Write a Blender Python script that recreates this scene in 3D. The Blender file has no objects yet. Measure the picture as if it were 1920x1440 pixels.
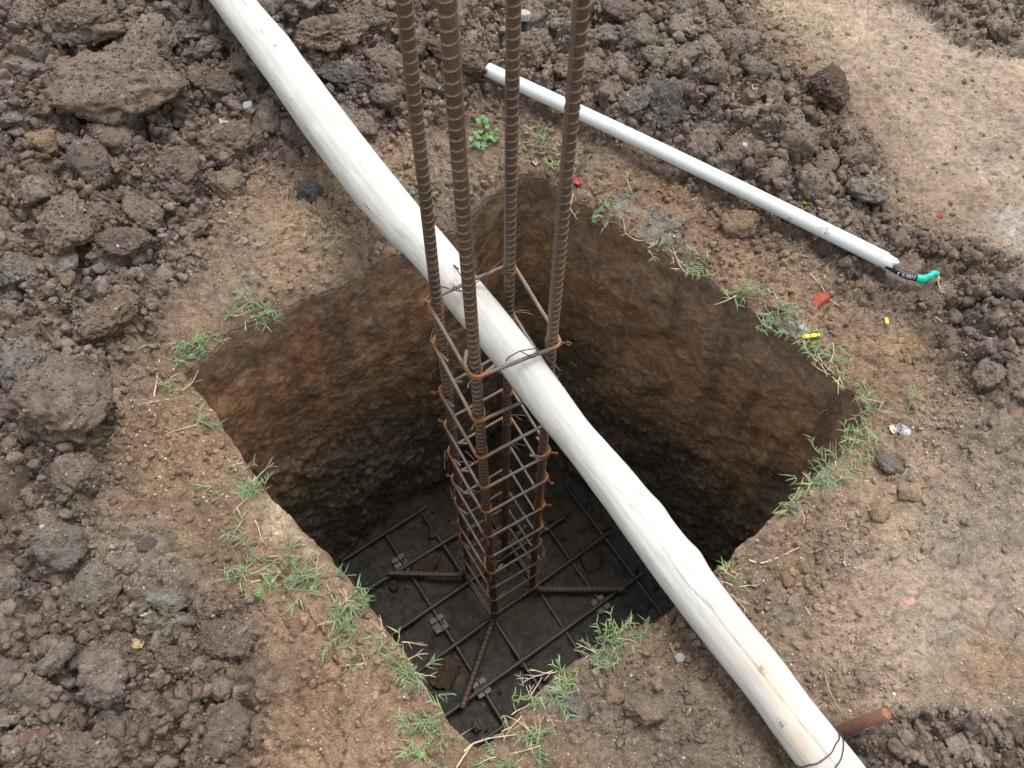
import bpy, bmesh, math, random
import numpy as np
from mathutils import Vector, Matrix, noise as mnoise

random.seed(11)
RNG = np.random.default_rng(7)
scene = bpy.context.scene
COL = scene.collection

# ------------------------------------------------------------------ camera
F, H = 1620.0, 1.5                      # focal length in photo pixels (1920 wide), eye height over the ground
_th = math.atan2(F, 920.0)
_ro = math.atan2(12.0, 920.0)
FW = np.array([0, math.cos(_th), -math.sin(_th)])
_r0 = np.array([1.0, 0, 0]); _u0 = np.cross(_r0, FW)
RT = _r0 * math.cos(_ro) + _u0 * math.sin(_ro)
UP = _u0 * math.cos(_ro) - _r0 * math.sin(_ro)
CAM = np.array([0, 0, H])
cam_data = bpy.data.cameras.new("camera")
cam_data.sensor_width = 36.0
cam_data.lens = F / 1920 * 36
cam_data.clip_start = 0.02
cam_data.clip_end = 500
cam = bpy.data.objects.new("camera", cam_data)
m = Matrix.Identity(4)
for i in range(3):
    m[i][0], m[i][1], m[i][2], m[i][3] = RT[i], UP[i], -FW[i], CAM[i]
cam.matrix_world = m
COL.objects.link(cam)
scene.camera = cam

# ------------------------------------------------------------------ sky, sun, exposure (bright overcast)
SUN_EL, SUN_AZ = math.radians(70), math.radians(30)      # azimuth measured from +Y towards +X
world = bpy.data.worlds.new("World")
scene.world = world
world.use_nodes = True
wn, wl = world.node_tree.nodes, world.node_tree.links
wn.clear()
sky = wn.new("ShaderNodeTexSky"); sky.sky_type = 'NISHITA'; sky.sun_disc = False
sky.sun_elevation = SUN_EL; sky.sun_rotation = SUN_AZ
sky.air_density = 1.0; sky.dust_density = 4.0; sky.ozone_density = 1.0
hs = wn.new("ShaderNodeHueSaturation"); hs.inputs['Saturation'].default_value = 0.22
bg = wn.new("ShaderNodeBackground"); bg.inputs[1].default_value = 0.15
wo = wn.new("ShaderNodeOutputWorld")
wl.new(sky.outputs[0], hs.inputs['Color']); wl.new(hs.outputs[0], bg.inputs[0]); wl.new(bg.outputs[0], wo.inputs[0])
sun_d = bpy.data.lights.new("sun", 'SUN'); sun_d.energy = 0.8; sun_d.angle = math.radians(30); sun_d.color = (1, .97, .93)
sun = bpy.data.objects.new("sun", sun_d); COL.objects.link(sun)
sd = Vector((math.sin(SUN_AZ) * math.cos(SUN_EL), math.cos(SUN_AZ) * math.cos(SUN_EL), math.sin(SUN_EL)))
sun.rotation_euler = sd.to_track_quat('Z', 'Y').to_euler()
scene.view_settings.view_transform = 'Standard'
scene.view_settings.look = 'None'
scene.view_settings.exposure = 0.92
scene.view_settings.gamma = 1
scene.view_settings.use_curve_mapping = False

# ------------------------------------------------------------------ projection helpers (where a spot of the photo lies in the place)
def ray(px, py):
    return FW + RT * (px - 960) / F - UP * (py - 720) / F
def P(px, py, z=0.0):
    d = ray(px, py)
    return CAM + d * ((z - H) / d[2])
def zcol(px, py, xy):                   # height at which the upright through xy meets the photo row
    d = ray(px, py)
    return (CAM + d * (math.hypot(*xy[:2]) / math.hypot(d[0], d[1])))[2]
def pix(p):
    v = np.asarray(p, float) - CAM
    zc = v @ FW
    return 960 + F * (v @ RT) / zc, 720 - F * (v @ UP) / zc
def depth(p):
    return float((np.asarray(p, float) - CAM) @ FW)

# ------------------------------------------------------------------ numpy noise
def _hash(ix, iy, s):
    h = (ix.astype(np.int64) * 374761393 + iy.astype(np.int64) * 668265263 + s * 1442695041) & 0x7fffffff
    h = ((h ^ (h >> 13)) * 1274126177) & 0x7fffffff
    h = ((h ^ (h >> 16)) * 974634541) & 0x7fffffff
    return ((h ^ (h >> 15)) & 0xffffff) / float(0xffffff)
def vnoise(x, y, s=0):
    ix, iy = np.floor(x), np.floor(y)
    fx, fy = x - ix, y - iy
    ux, uy = fx * fx * fx * (fx * (fx * 6 - 15) + 10), fy * fy * fy * (fy * (fy * 6 - 15) + 10)
    a, b = _hash(ix, iy, s), _hash(ix + 1, iy, s)
    c, d = _hash(ix, iy + 1, s), _hash(ix + 1, iy + 1, s)
    return ((a + (b - a) * ux) * (1 - uy) + (c + (d - c) * ux) * uy) * 2 - 1
def fbm(x, y, s=0, o=4, g=.5):
    r, a = 0, 1.0
    for k in range(o):
        r = r + a * vnoise(x * 2 ** k + 17.3 * k, y * 2 ** k - 9.1 * k, s + k); a *= g
    return r
def worley(x, y, s=0, jit=.95):
    ix, iy = np.floor(x), np.floor(y)
    f1 = np.full(x.shape, 9.0); f2 = np.full(x.shape, 9.0); cid = np.zeros(x.shape)
    for dx in (-1, 0, 1):
        for dy in (-1, 0, 1):
            jx, jy = ix + dx, iy + dy
            qx = jx + .5 + (_hash(jx, jy, s) - .5) * jit
            qy = jy + .5 + (_hash(jx, jy, s + 91) - .5) * jit
            d = np.hypot(x - qx, y - qy)
            hid = _hash(jx, jy, s + 37)
            n = d < f1
            f2 = np.where(n, f1, np.minimum(f2, d)); cid = np.where(n, hid, cid); f1 = np.where(n, d, f1)
    return f1, f2, cid
def sstep(a, b, x):
    t = np.clip((x - a) / (b - a), 0, 1)
    return t * t * (3 - 2 * t)
def poly_sd(x, y, poly, chunk=60000):   # signed distance, positive inside; also nearest point
    x, y = np.asarray(x, float), np.asarray(y, float)
    shp = x.shape; x, y = x.ravel(), y.ravel()
    A = np.asarray(poly); B = np.roll(A, -1, 0); E = B - A; L = (E ** 2).sum(1) + 1e-12
    out = np.empty(len(x)); nx = np.empty(len(x)); ny = np.empty(len(x))
    for i in range(0, len(x), chunk):
        px, py = x[i:i + chunk, None], y[i:i + chunk, None]
        t = np.clip(((px - A[:, 0]) * E[:, 0] + (py - A[:, 1]) * E[:, 1]) / L, 0, 1)
        cx, cy = A[:, 0] + t * E[:, 0], A[:, 1] + t * E[:, 1]
        d2 = (px - cx) ** 2 + (py - cy) ** 2
        k = d2.argmin(1); r = np.arange(len(k))
        with np.errstate(divide='ignore', invalid='ignore'):
            cr = ((A[:, 1] > py) != (B[:, 1] > py)) & (px < E[:, 0] * (py - A[:, 1]) / np.where(E[:, 1] == 0, 1e-12, E[:, 1]) + A[:, 0])
        ins = cr.sum(1) % 2 == 1
        d = np.sqrt(d2[r, k])
        out[i:i + chunk] = np.where(ins, d, -d); nx[i:i + chunk] = cx[r, k]; ny[i:i + chunk] = cy[r, k]
    return out.reshape(shp), nx.reshape(shp), ny.reshape(shp)
def gpoly(pts):
    return np.array([P(a, b)[:2] for a, b in pts])

# ------------------------------------------------------------------ pit outline (traced on the ground plane)
_rim = [(345, 703), (372, 738), (402, 772), (430, 818), (456, 862), (480, 893), (502, 925), (530, 955), (560, 985), (588, 1015), (618, 1045), (645, 1075),
        (668, 1108), (690, 1140), (716, 1178), (742, 1212), (770, 1248), (800, 1288), (822, 1320), (842, 1352), (862, 1384), (886, 1400), (915, 1393), (938, 1370),
        (956, 1345), (985, 1318), (1012, 1290), (1040, 1266), (1075, 1238), (1105, 1224), (1140, 1205), (1175, 1178), (1225, 1166), (1262, 1143), (1300, 1105),
        (1340, 1066), (1368, 1046), (1392, 1018), (1420, 1000), (1446, 972), (1470, 948), (1500, 922), (1530, 893), (1560, 866), (1590, 838),
        (1612, 795), (1592, 742), (1560, 704), (1530, 676), (1490, 645), (1440, 606), (1400, 578), (1352, 545), (1310, 520), (1262, 488), (1205, 455),
        (1150, 420), (1105, 390), (1062, 360), (1025, 332), (985, 322), (940, 336), (890, 368), (835, 404), (780, 430), (735, 452), (690, 472),
        (640, 498), (600, 520), (560, 545), (520, 575), (480, 596), (440, 620), (400, 652), (368, 676)]
_g = np.array([P(a, b, -.015)[:2] for a, b in _rim])
def resample(p, n, closed=True):
    q = np.vstack([p, p[:1]]) if closed else p
    s = np.r_[0, np.cumsum(np.hypot(*np.diff(q, axis=0).T))]
    t = np.linspace(0, s[-1], n + (1 if closed else 0))
    if closed: t = t[:-1]
    return np.stack([np.interp(t, s, q[:, i]) for i in range(p.shape[1])], 1)
NW = 960
RIM = resample(_g, NW)
for _ in range(2):
    RIM = (np.roll(RIM, 1, 0) + RIM * 2 + np.roll(RIM, -1, 0)) / 4
_t = np.roll(RIM, -1, 0) - np.roll(RIM, 1, 0); _t /= np.hypot(*_t.T)[:, None]
_area = 0.5 * np.sum(RIM[:, 0] * np.roll(RIM[:, 1], -1) - np.roll(RIM[:, 0], -1) * RIM[:, 1])
RIM_N = np.stack([_t[:, 1], -_t[:, 0]], 1) * (1 if _area > 0 else -1)       # outward
_w = fbm(RIM[:, 0] * 28, RIM[:, 1] * 28, 5, 3) * .004
RIM = RIM + RIM_N * _w[:, None]
RIM_S = RIM[::2]
FLOOR_Z = -1.5

# ------------------------------------------------------------------ soil zones
_heap = gpoly([(-900, -700), (1480, -700), (1405, -60), (1430, 40), (1480, 110), (1585, 170), (1650, 290), (1715, 420), (1810, 470), (1960, 520), (2300, 620), (2300, 760), (1890, 760),
               (1800, 720), (1700, 640), (1610, 575), (1560, 520), (1490, 470), (1400, 430), (1330, 395), (1260, 355), (1180, 300), (1100, 250), (1010, 215), (920, 205), (840, 225), (760, 262),
               (670, 290), (570, 305), (500, 330), (440, 395), (395, 440), (385, 520), (330, 560), (300, 640), (270, 735), (230, 800), (205, 900), (165, 965), (175, 1040), (260, 1080),
               (380, 1110), (480, 1165), (500, 1270), (470, 1380), (430, 1480), (380, 2400), (-900, 2400)])
_tan = gpoly([(1440, -600), (1430, -40), (1500, 80), (1620, 160), (1690, 290), (1760, 430), (1850, 480), (2000, 540), (2000, 800), (1780, 830), (1700, 900), (1640, 1000), (1600, 1100), (1590, 1240), (1680, 1330), (2100, 1330), (2900, 900), (2900, -600)])
_orange = gpoly([(345, 690), (300, 745), (245, 810), (225, 900), (200, 960), (300, 1075), (420, 1115), (500, 1180), (520, 1290), (500, 1460), (960, 1460), (880, 1400), (640, 1070), (480, 890)])
_orange2 = gpoly([(1040, 330), (1200, 310), (1330, 400), (1480, 480), (1600, 600), (1700, 760), (1620, 830), (1560, 690), (1350, 540)])
_pale = gpoly([(395, 470), (470, 400), (560, 340), (640, 345), (700, 400), (640, 470), (520, 540), (400, 610), (350, 640)])
_dark3 = gpoly([(1560, 1380), (1640, 1350), (1760, 1360), (1960, 1330), (2100, 1600), (1640, 1600)])
_dark4 = gpoly([(1640, -300), (1660, 10), (1760, 50), (1850, 90), (2100, 110), (2300, -300)])
_sand = gpoly([(520, 950), (560, 975), (600, 1030), (585, 1050), (540, 1010), (505, 985)])
_rx, _ry = np.arange(-2.2, 2.201, .01), np.arange(-.8, 3.201, .01)
_RX, _RY = np.meshgrid(_rx, _ry)
_RAST = {id(p): poly_sd(_RX, _RY, p)[0] for p in (_heap, _tan, _orange, _orange2, _pale, _dark3, _dark4, _sand)}
def zone_sd(x, y, p):
    R_ = _RAST[id(p)]
    u = np.clip((np.asarray(x) + 2.2) / .01, 0, len(_rx) - 1.001); v = np.clip((np.asarray(y) + .8) / .01, 0, len(_ry) - 1.001)
    i, j = u.astype(int), v.astype(int); fu, fv = u - i, v - j
    return (R_[j, i] * (1 - fu) + R_[j, i + 1] * fu) * (1 - fv) + (R_[j + 1, i] * (1 - fu) + R_[j + 1, i + 1] * fu) * fv
def zones(x, y):
    w = .045 * fbm(x * 6, y * 6, 21, 4)
    m = lambda p, e=.05: sstep(-e, e, zone_sd(x, y, p) + w)
    hd = zone_sd(x, y, _heap) + w
    heap = sstep(-.045, .075, hd)
    d3, d4 = m(_dark3, .03), m(_dark4, .03)
    heap = np.maximum(np.maximum(heap, d3), d4)
    return dict(heap=heap, hd=hd, tan=m(_tan, .20), orange=np.maximum(m(_orange, .06), .65 * m(_orange2, .05)), pale=m(_pale, .06), sand=m(_sand, .018))
C_HEAP, C_MID, C_TAN = np.array([.200, .158, .131]), np.array([.255, .186, .133]), np.array([.40, .318, .247])
C_ORG, C_PALE, C_SAND = np.array([.305, .208, .138]), np.array([.305, .23, .160]), np.array([.58, .46, .32])
_ash, _clay, _ylw, _org = (.265, .255, .228), (.28, .245, .20), (.46, .38, .25), (.36, .235, .13)
PATCHES = [(*P(a, b)[:2], r * 1.1e-3, c, m_) for a, b, r, c, m_ in ((1180, 395, 48, _ash, .6), (1235, 440, 60, _ash, .75), (1275, 480, 30, _ash, .5), (1470, 600, 50, _ash, .75), (1430, 545, 30, _ash, .5), (1500, 625, 30, _ash, .6),
    (1035, 1290, 40, _ash, .7), (1090, 1315, 34, _ash, .6), (1475, 1135, 40, _ash, .5), (1660, 930, 130, (.33, .245, .165), .55), (1450, 1060, 110, (.31, .225, .15), .4), (1845, 1250, 70, _org, .6), (1780, 1200, 60, _clay, .5), (1785, 1000, 60, _clay, .5), (1910, 420, 70, (.42, .40, .36), .8), (1560, 45, 90, _ylw, .55),
    (1460, 20, 60, _ylw, .4), (1640, 365, 50, _clay, .7), (265, 1045, 80, _clay, .5), (330, 1110, 80, _clay, .35), (160, 1085, 60, _clay, .5), (205, 985, 50, _clay, .5), (1600, 690, 70, _org, .4), (1250, 350, 60, _org, .5), (1680, 660, 60, _org, .5), (1840, 430, 50, _clay, .5), (1570, 400, 40, _clay, .6))]
def soil_colour(x, y, Z=None):
    Z = Z or zones(x, y)
    c = np.broadcast_to(C_MID, x.shape + (3,)).copy()
    for k, col in (('tan', C_TAN), ('orange', C_ORG), ('pale', C_PALE)):
        c = c + (col - c) * Z[k][..., None]
    c = c + (C_HEAP - c) * (Z['heap'] * .93)[..., None]
    c = c + (C_SAND - c) * Z['sand'][..., None]
    for (qx, qy, qr, col, am) in PATCHES:
        d = np.hypot(x - qx, y - qy) + qr * .45 * fbm(x * 22, y * 22, 58, 3)
        c = c + (np.array(col) - c) * (am * sstep(qr, qr * .35, d))[..., None]
    n1 = fbm(x * 3.1, y * 3.1, 51, 4); n2 = fbm(x * 14, y * 14, 61, 4)
    c = c * (1 + .14 * n1 + .13 * n2)[..., None]
    g = sstep(.25, .8, fbm(x * 5.3 + 4, y * 5.3, 71, 4))             # grey clayey patches
    c = c + (np.array([.225, .195, .16]) - c) * (g * (.36 - .2 * Z['orange']))[..., None]
    o = sstep(.3, .9, fbm(x * 4.1, y * 4.1 + 7, 81, 4))              # rusty brown patches
    c = c + (np.array([.24, .165, .105]) - c) * (o * .35 * (1 - .6 * Z['heap']))[..., None]
    return np.clip(c, .02, .8)

PIPE_A, PIPE_B = P(915, 131, .050), P(1664, 490, .044)
PIPE_R = 14.0 * depth((PIPE_A + PIPE_B) / 2) / F
PIPE_D = (PIPE_B - PIPE_A)[:2]; PIPE_L2 = float(PIPE_D @ PIPE_D)
def height(x, y, Z=None, psd=None, detail=True):
    x = np.asarray(x, float); y = np.asarray(y, float)
    Z = Z or zones(x, y)
    near = np.exp(-np.maximum(0, np.hypot(x, y - 1.1) - 4) / 6)
    hp, tn = Z['heap'], Z['tan']
    ins = np.clip(Z['hd'], 0, .6)
    left = sstep(.1, -.4, x)
    h = ins * (.10 + .13 * left) * hp * (.75 + .25 * fbm(x * 3, y * 3, 33, 3))
    h = h + .012 * fbm(x * 2.3, y * 2.3, 3, 3) + .007 * fbm(x * 8.5, y * 8.5, 13, 3)
    if detail:
        wx = x + .018 * fbm(x * 17, y * 17, 8, 3); wy = y + .018 * fbm(x * 17, y * 17, 18, 3)
        soft = (1 - hp)
        for sc, s, ah, am, at in ((9, 101, .030, .006, .003), (21, 111, .019, .0055, .0028), (46, 121, .0125, .0046, .0020), (98, 131, .0062, .0034, .0014), (170, 171, .0034, .0022, .0010)):
            f1, f2, cid = worley(wx * sc, wy * sc, s)
            dome = sstep(0, .38, f2 - f1) * (.35 + .65 * cid) + .35 * (1 - np.clip(f1 * 1.2, 0, 1) ** 2)
            amp = ah * hp + (am * (1 - tn) + at * tn) * soft
            h = h + amp * (dome - .5) * near
        h = h + (.0035 + .006 * hp) * fbm(x * 40, y * 40, 141, 4) * near
        f1, f2, _c = worley(wx * 15 + .2 * fbm(x * 30, y * 30, 181, 2), wy * 15, 191)
        h = h - .006 * sstep(.09, 0, f2 - f1) * sstep(-.15, .35, fbm(x * 4.2, y * 4.2, 195, 2)) * near
        # shrinkage cracks of the trodden ground
        f1, f2, _c = worley(wx * 6.5, wy * 6.5, 151)
        h = h - .011 * sstep(.045, 0, f2 - f1) * soft * sstep(-.1, .4, fbm(x * 2.2, y * 2.2, 161, 2)) * near
    tq = np.clip(((x - PIPE_A[0]) * PIPE_D[0] + (y - PIPE_A[1]) * PIPE_D[1]) / PIPE_L2, 0, 1.06)
    dq = np.hypot(x - PIPE_A[0] - tq * PIPE_D[0], y - PIPE_A[1] - tq * PIPE_D[1])
    bed = PIPE_A[2] + tq * (PIPE_B[2] - PIPE_A[2]) - PIPE_R * .75 + .5 * np.maximum(dq - .03, 0) - .02 * sstep(.97, 1.02, tq)
    h = np.where(dq < .16, np.minimum(h, bed + .35 * np.maximum(h - bed, 0) * sstep(.03, .16, dq) + .6 * np.maximum(h - bed, 0) * sstep(.08, .16, dq) * 1.08), h)
    if psd is None:
        psd = -poly_sd(x, y, RIM_S)[0]
    back = sstep(1.0, 1.25, y + .75 * np.clip(-x, 0, 1)) * sstep(.02, -.14, x) * sstep(-.60, -.42, x)         # worn-down far left lip
    h = h - .020 * np.exp(-np.maximum(psd, 0) / .018) - back * .055 * np.exp(-np.maximum(psd, 0) / .06)
    return h
def hz(x, y):
    return float(height(np.array([x]), np.array([y]))[0])
def G(px, py, lift=0.0):                # the spot of the ground seen at a photo pixel
    z = 0.0
    for _ in range(5):
        p = P(px, py, z + lift)
        z = .3 * z + .7 * hz(p[0], p[1])
    p = P(px, py, z + lift)
    return Vector((p[0], p[1], z))

# ------------------------------------------------------------------ object helpers
def link(o, parent=None):
    COL.objects.link(o)
    if parent is not None: o.parent = parent
    return o
def tag(o, label=None, cat=None, group=None, kind=None):
    if label: o['label'] = label
    if cat: o['category'] = cat
    if group: o['group'] = group
    if kind: o['kind'] = kind
    return o
def empty(name, loc=(0, 0, 0)):
    o = bpy.data.objects.new(name, None); o.empty_display_size = .05; o.location = loc
    return link(o)
def mesh_np(name, V, Fq, mat, smooth=True, attrs=None, uv=None):
    me = bpy.data.meshes.new(name)
    V = np.asarray(V, np.float32); 
    if isinstance(Fq, np.ndarray):
        nf, k = Fq.shape
        me.vertices.add(len(V)); me.vertices.foreach_set('co', V.ravel())
        me.loops.add(nf * k); me.polygons.add(nf)
        me.loops.foreach_set('vertex_index', Fq.astype(np.int32).ravel())
        me.polygons.foreach_set('loop_start', np.arange(0, nf * k, k, dtype=np.int32))
        me.polygons.foreach_set('loop_total', np.full(nf, k, np.int32))
        me.update(calc_edges=True)
    else:
        me.from_pydata(V.tolist(), [], Fq); me.update()
    for k, a in (attrs or {}).items():
        a = np.asarray(a, np.float32)
        if a.ndim == 2:
            at = me.attributes.new(k, 'FLOAT_COLOR', 'POINT')
            at.data.foreach_set('color', np.c_[a, np.ones(len(a))].astype(np.float32).ravel())
        else:
            at = me.attributes.new(k, 'FLOAT', 'POINT'); at.data.foreach_set('value', a)
    me.polygons.foreach_set('use_smooth', np.full(len(me.polygons), smooth))
    if mat: me.materials.append(mat)
    return me
def obj(name, V, Fq, mat, parent=None, **k):
    return link(bpy.data.objects.new(name, mesh_np(name, V, Fq, mat, **k)), parent)

class MB:                                # collects tubes, boxes and strips into one mesh with a float attribute
    def __init__(s): s.v, s.f, s.a, s.n = [], [], [], 0
    def add(s, V, Fs, a=None):
        V = np.asarray(V, float)
        s.v.append(V); s.a.append(np.zeros(len(V)) if a is None else np.broadcast_to(np.asarray(a, float), (len(V),)))
        s.f += [tuple(int(i) + s.n for i in q) for q in Fs]; s.n += len(V)
    def tube(s, pts, r, seg=8, cap=True, a=None, closed=False):
        pts = np.asarray(pts, float); n = len(pts); r = np.broadcast_to(np.asarray(r, float), (n,))
        T = np.gradient(pts, axis=0)
        if closed: T = np.roll(pts, -1, 0) - np.roll(pts, 1, 0)
        T /= np.linalg.norm(T, axis=1)[:, None] + 1e-12
        ref = np.array([0, 0, 1.0]) if abs(T[0][2]) < .9 else np.array([1.0, 0, 0])
        u = np.cross(ref, T[0]); u /= np.linalg.norm(u)
        V = np.empty((n, seg, 3)); an = np.arange(seg) / seg * 2 * math.pi
        for i in range(n):
            u = u - T[i] * (u @ T[i]); u /= np.linalg.norm(u) + 1e-12
            w = np.cross(T[i], u)
            V[i] = pts[i] + r[i] * (np.cos(an)[:, None] * u + np.sin(an)[:, None] * w)
        fs = []
        for i in range(n if closed else n - 1):
            j = (i + 1) % n
            for k in range(seg):
                l = (k + 1) % seg
                fs.append((i * seg + k, i * seg + l, j * seg + l, j * seg + k))
        if cap and not closed:
            fs.append(tuple(range(seg))[::-1]); fs.append(tuple((n - 1) * seg + k for k in range(seg)))
        av = None if a is None else np.repeat(np.broadcast_to(np.asarray(a, float), (n,)), seg)
        s.add(V.reshape(-1, 3), fs, av)
    def box(s, c, size, R=None, a=None):
        c = np.asarray(c, float); h = np.asarray(size, float) / 2
        V = np.array([[x, y, z] for x in (-1, 1) for y in (-1, 1) for z in (-1, 1)]) * h
        if R is not None: V = V @ np.asarray(R).T
        s.add(V + c, [(0, 1, 3, 2), (4, 6, 7, 5), (0, 4, 5, 1), (2, 3, 7, 6), (0, 2, 6, 4), (1, 5, 7, 3)], a)
    def build(s, name, mat, parent=None, smooth=True, attr='wear'):
        return obj(name, np.vstack(s.v), s.f, mat, parent, smooth=smooth, attrs={attr: np.concatenate(s.a)})

# ------------------------------------------------------------------ materials
def new_mat(name):
    mt = bpy.data.materials.new(name); mt.use_nodes = True
    nt = mt.node_tree; nt.nodes.clear()
    out = nt.nodes.new("ShaderNodeOutputMaterial"); b = nt.nodes.new("ShaderNodeBsdfPrincipled")
    nt.links.new(b.outputs[0], out.inputs[0])
    return mt, nt.nodes, nt.links, b
def N(nodes, t, **k):
    n = nodes.new(t)
    for a, v in k.items():
        if a.startswith('i_'):
            n.inputs[a[2:].replace('_', ' ')].default_value = v
        else: setattr(n, a, v)
    return n
def noise_n(nodes, links, vec, scale, detail=6, rough=.6, dist=0):
    n = N(nodes, "ShaderNodeTexNoise"); n.inputs['Scale'].default_value = scale; n.inputs['Detail'].default_value = detail
    n.inputs['Roughness'].default_value = rough; n.inputs['Distortion'].default_value = dist
    links.new(vec, n.inputs['Vector']); return n
def ramp(nodes, links, fac, stops):
    r = N(nodes, "ShaderNodeValToRGB"); e = r.color_ramp.elements
    e[0].position, e[0].color = stops[0][0], (*stops[0][1], 1)
    e[1].position, e[1].color = stops[-1][0], (*stops[-1][1], 1)
    for p, c in stops[1:-1]:
        k = e.new(p); k.color = (*c, 1)
    links.new(fac, r.inputs[0]); return r
def mix(nodes, links, a, b, fac, mode='MIX'):
    x = N(nodes, "ShaderNodeMix", data_type='RGBA', blend_type=mode)
    for s, v in ((x.inputs[0], fac), (x.inputs[6], a), (x.inputs[7], b)):
        if hasattr(v, 'is_linked'): links.new(v, s)
        else: s.default_value = v if isinstance(v, float) else (*v, 1)
    return x.outputs[2]
def math_n(nodes, links, op, a, b=0.0, clamp=False):
    x = N(nodes, "ShaderNodeMath", operation=op, use_clamp=clamp)
    for s, v in ((x.inputs[0], a), (x.inputs[1], b)):
        if hasattr(v, 'is_linked'): links.new(v, s)
        else: s.default_value = v
    return x.outputs[0]

def soil_material(name, source, bump=1.0, specks=.62, rough=.92, spec=.12, cracks=0):
    mt, n, l, b = new_mat(name)
    if source == 'vertex': base = N(n, "ShaderNodeAttribute", attribute_name='soil').outputs['Color']
    elif source == 'instance': base = N(n, "ShaderNodeAttribute", attribute_name='soil', attribute_type='INSTANCER').outputs['Color']
    else: base = N(n, "ShaderNodeObjectInfo").outputs['Color']
    geo = N(n, "ShaderNodeNewGeometry").outputs['Position']
    a = noise_n(n, l, geo, 45, 8, .7)
    a2 = noise_n(n, l, geo, 280, 5, .75)
    c = mix(n, l, base, ramp(n, l, a.outputs[0], [(.25, (.55, .53, .5)), (.5, (1, 1, 1)), (.78, (1.55, 1.5, 1.42))]).outputs[0], 1.0, 'MULTIPLY')
    c = mix(n, l, c, ramp(n, l, a2.outputs[0], [(.3, (.60, .58, .56)), (.5, (1, 1, 1)), (.72, (1.5, 1.47, 1.42))]).outputs[0], 1.0, 'MULTIPLY')
    # pale sand grains
    v = N(n, "ShaderNodeTexVoronoi"); v.inputs['Scale'].default_value = 195; l.new(geo, v.inputs['Vector'])
    vs = N(n, "ShaderNodeSeparateColor"); l.new(v.outputs['Color'], vs.inputs[0])
    patch = noise_n(n, l, geo, 9, 4, .6)
    thr = math_n(n, l, 'MULTIPLY_ADD', patch.outputs[0], -.42); n[-1].inputs[2].default_value = 1.155 - (specks - .62)
    bs = N(n, "ShaderNodeSeparateColor"); l.new(base, bs.inputs[0])
    thr = math_n(n, l, 'SUBTRACT', thr, math_n(n, l, 'MULTIPLY', math_n(n, l, 'SUBTRACT', bs.outputs[0], .14), .75))
    pick = math_n(n, l, 'GREATER_THAN', vs.outputs[0], thr)
    size = math_n(n, l, 'MULTIPLY_ADD', vs.outputs[1], .20); n[-1].inputs[2].default_value = .14
    spot = math_n(n, l, 'LESS_THAN', v.outputs['Distance'], size)
    sp = math_n(n, l, 'MULTIPLY', pick, spot)
    c = mix(n, l, c, mix(n, l, (.55, .42, .27), (.66, .58, .46), vs.outputs[2]), math_n(n, l, 'MULTIPLY', sp, .8))
    l.new(c, b.inputs['Base Color'])
    b.inputs['Roughness'].default_value = rough; b.inputs['Specular IOR Level'].default_value = spec
    h = math_n(n, l, 'ADD', math_n(n, l, 'MULTIPLY', a.outputs[0], .016), math_n(n, l, 'MULTIPLY', a2.outputs[0], .0046))
    cr = N(n, "ShaderNodeTexVoronoi"); cr.inputs['Scale'].default_value = 85; l.new(geo, cr.inputs['Vector'])
    h = math_n(n, l, 'ADD', h, math_n(n, l, 'MULTIPLY', cr.outputs['Distance'], -.0035))
    h = math_n(n, l, 'ADD', h, math_n(n, l, 'MULTIPLY', sp, .0008))
    wv = noise_n(n, l, geo, 30, 3, .6)
    vm = N(n, "ShaderNodeVectorMath", operation='MULTIPLY_ADD'); l.new(wv.outputs['Color'], vm.inputs[0]); vm.inputs[1].default_value = (.022, .022, .022); l.new(geo, vm.inputs[2])
    msk = ramp(n, l, noise_n(n, l, geo, 8, 3, .6).outputs[0], [(.42, (.1, .1, .1)), (.6, (1, 1, 1))]).outputs[0]
    for sc_, wd_, am_ in ((42, .05, -.06), (100, .07, -.022)):
        ck = N(n, "ShaderNodeTexVoronoi", feature='DISTANCE_TO_EDGE'); ck.inputs['Scale'].default_value = sc_; l.new(vm.outputs[0], ck.inputs['Vector'])
        cm = math_n(n, l, 'MULTIPLY', math_n(n, l, 'SUBTRACT', wd_, ck.outputs['Distance'], True), msk)
        h = math_n(n, l, 'ADD', h, math_n(n, l, 'MULTIPLY', cm, am_ * (1 if cracks else .7)))
    bp = N(n, "ShaderNodeBump"); bp.inputs['Strength'].default_value = .85 * bump; bp.inputs['Distance'].default_value = 1.0
    l.new(h, bp.inputs['Height']); l.new(bp.outputs[0], b.inputs['Normal'])
    return mt
M_GROUND = soil_material('soil_ground', 'vertex', specks=.69, bump=1.1)
M_CLOD = soil_material('soil_clod', 'object', bump=1.15, specks=.58, rough=.85, spec=.18, cracks=1)
M_CRUMB = soil_material('soil_crumb', 'instance', specks=.56)
M_WALL = soil_material('pit_wall_soil', 'vertex', bump=1.15, specks=.52, rough=.88)
M_FLOOR = soil_material('pit_floor_soil', 'vertex', bump=.8, specks=.46, rough=.6, spec=.4)

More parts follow.
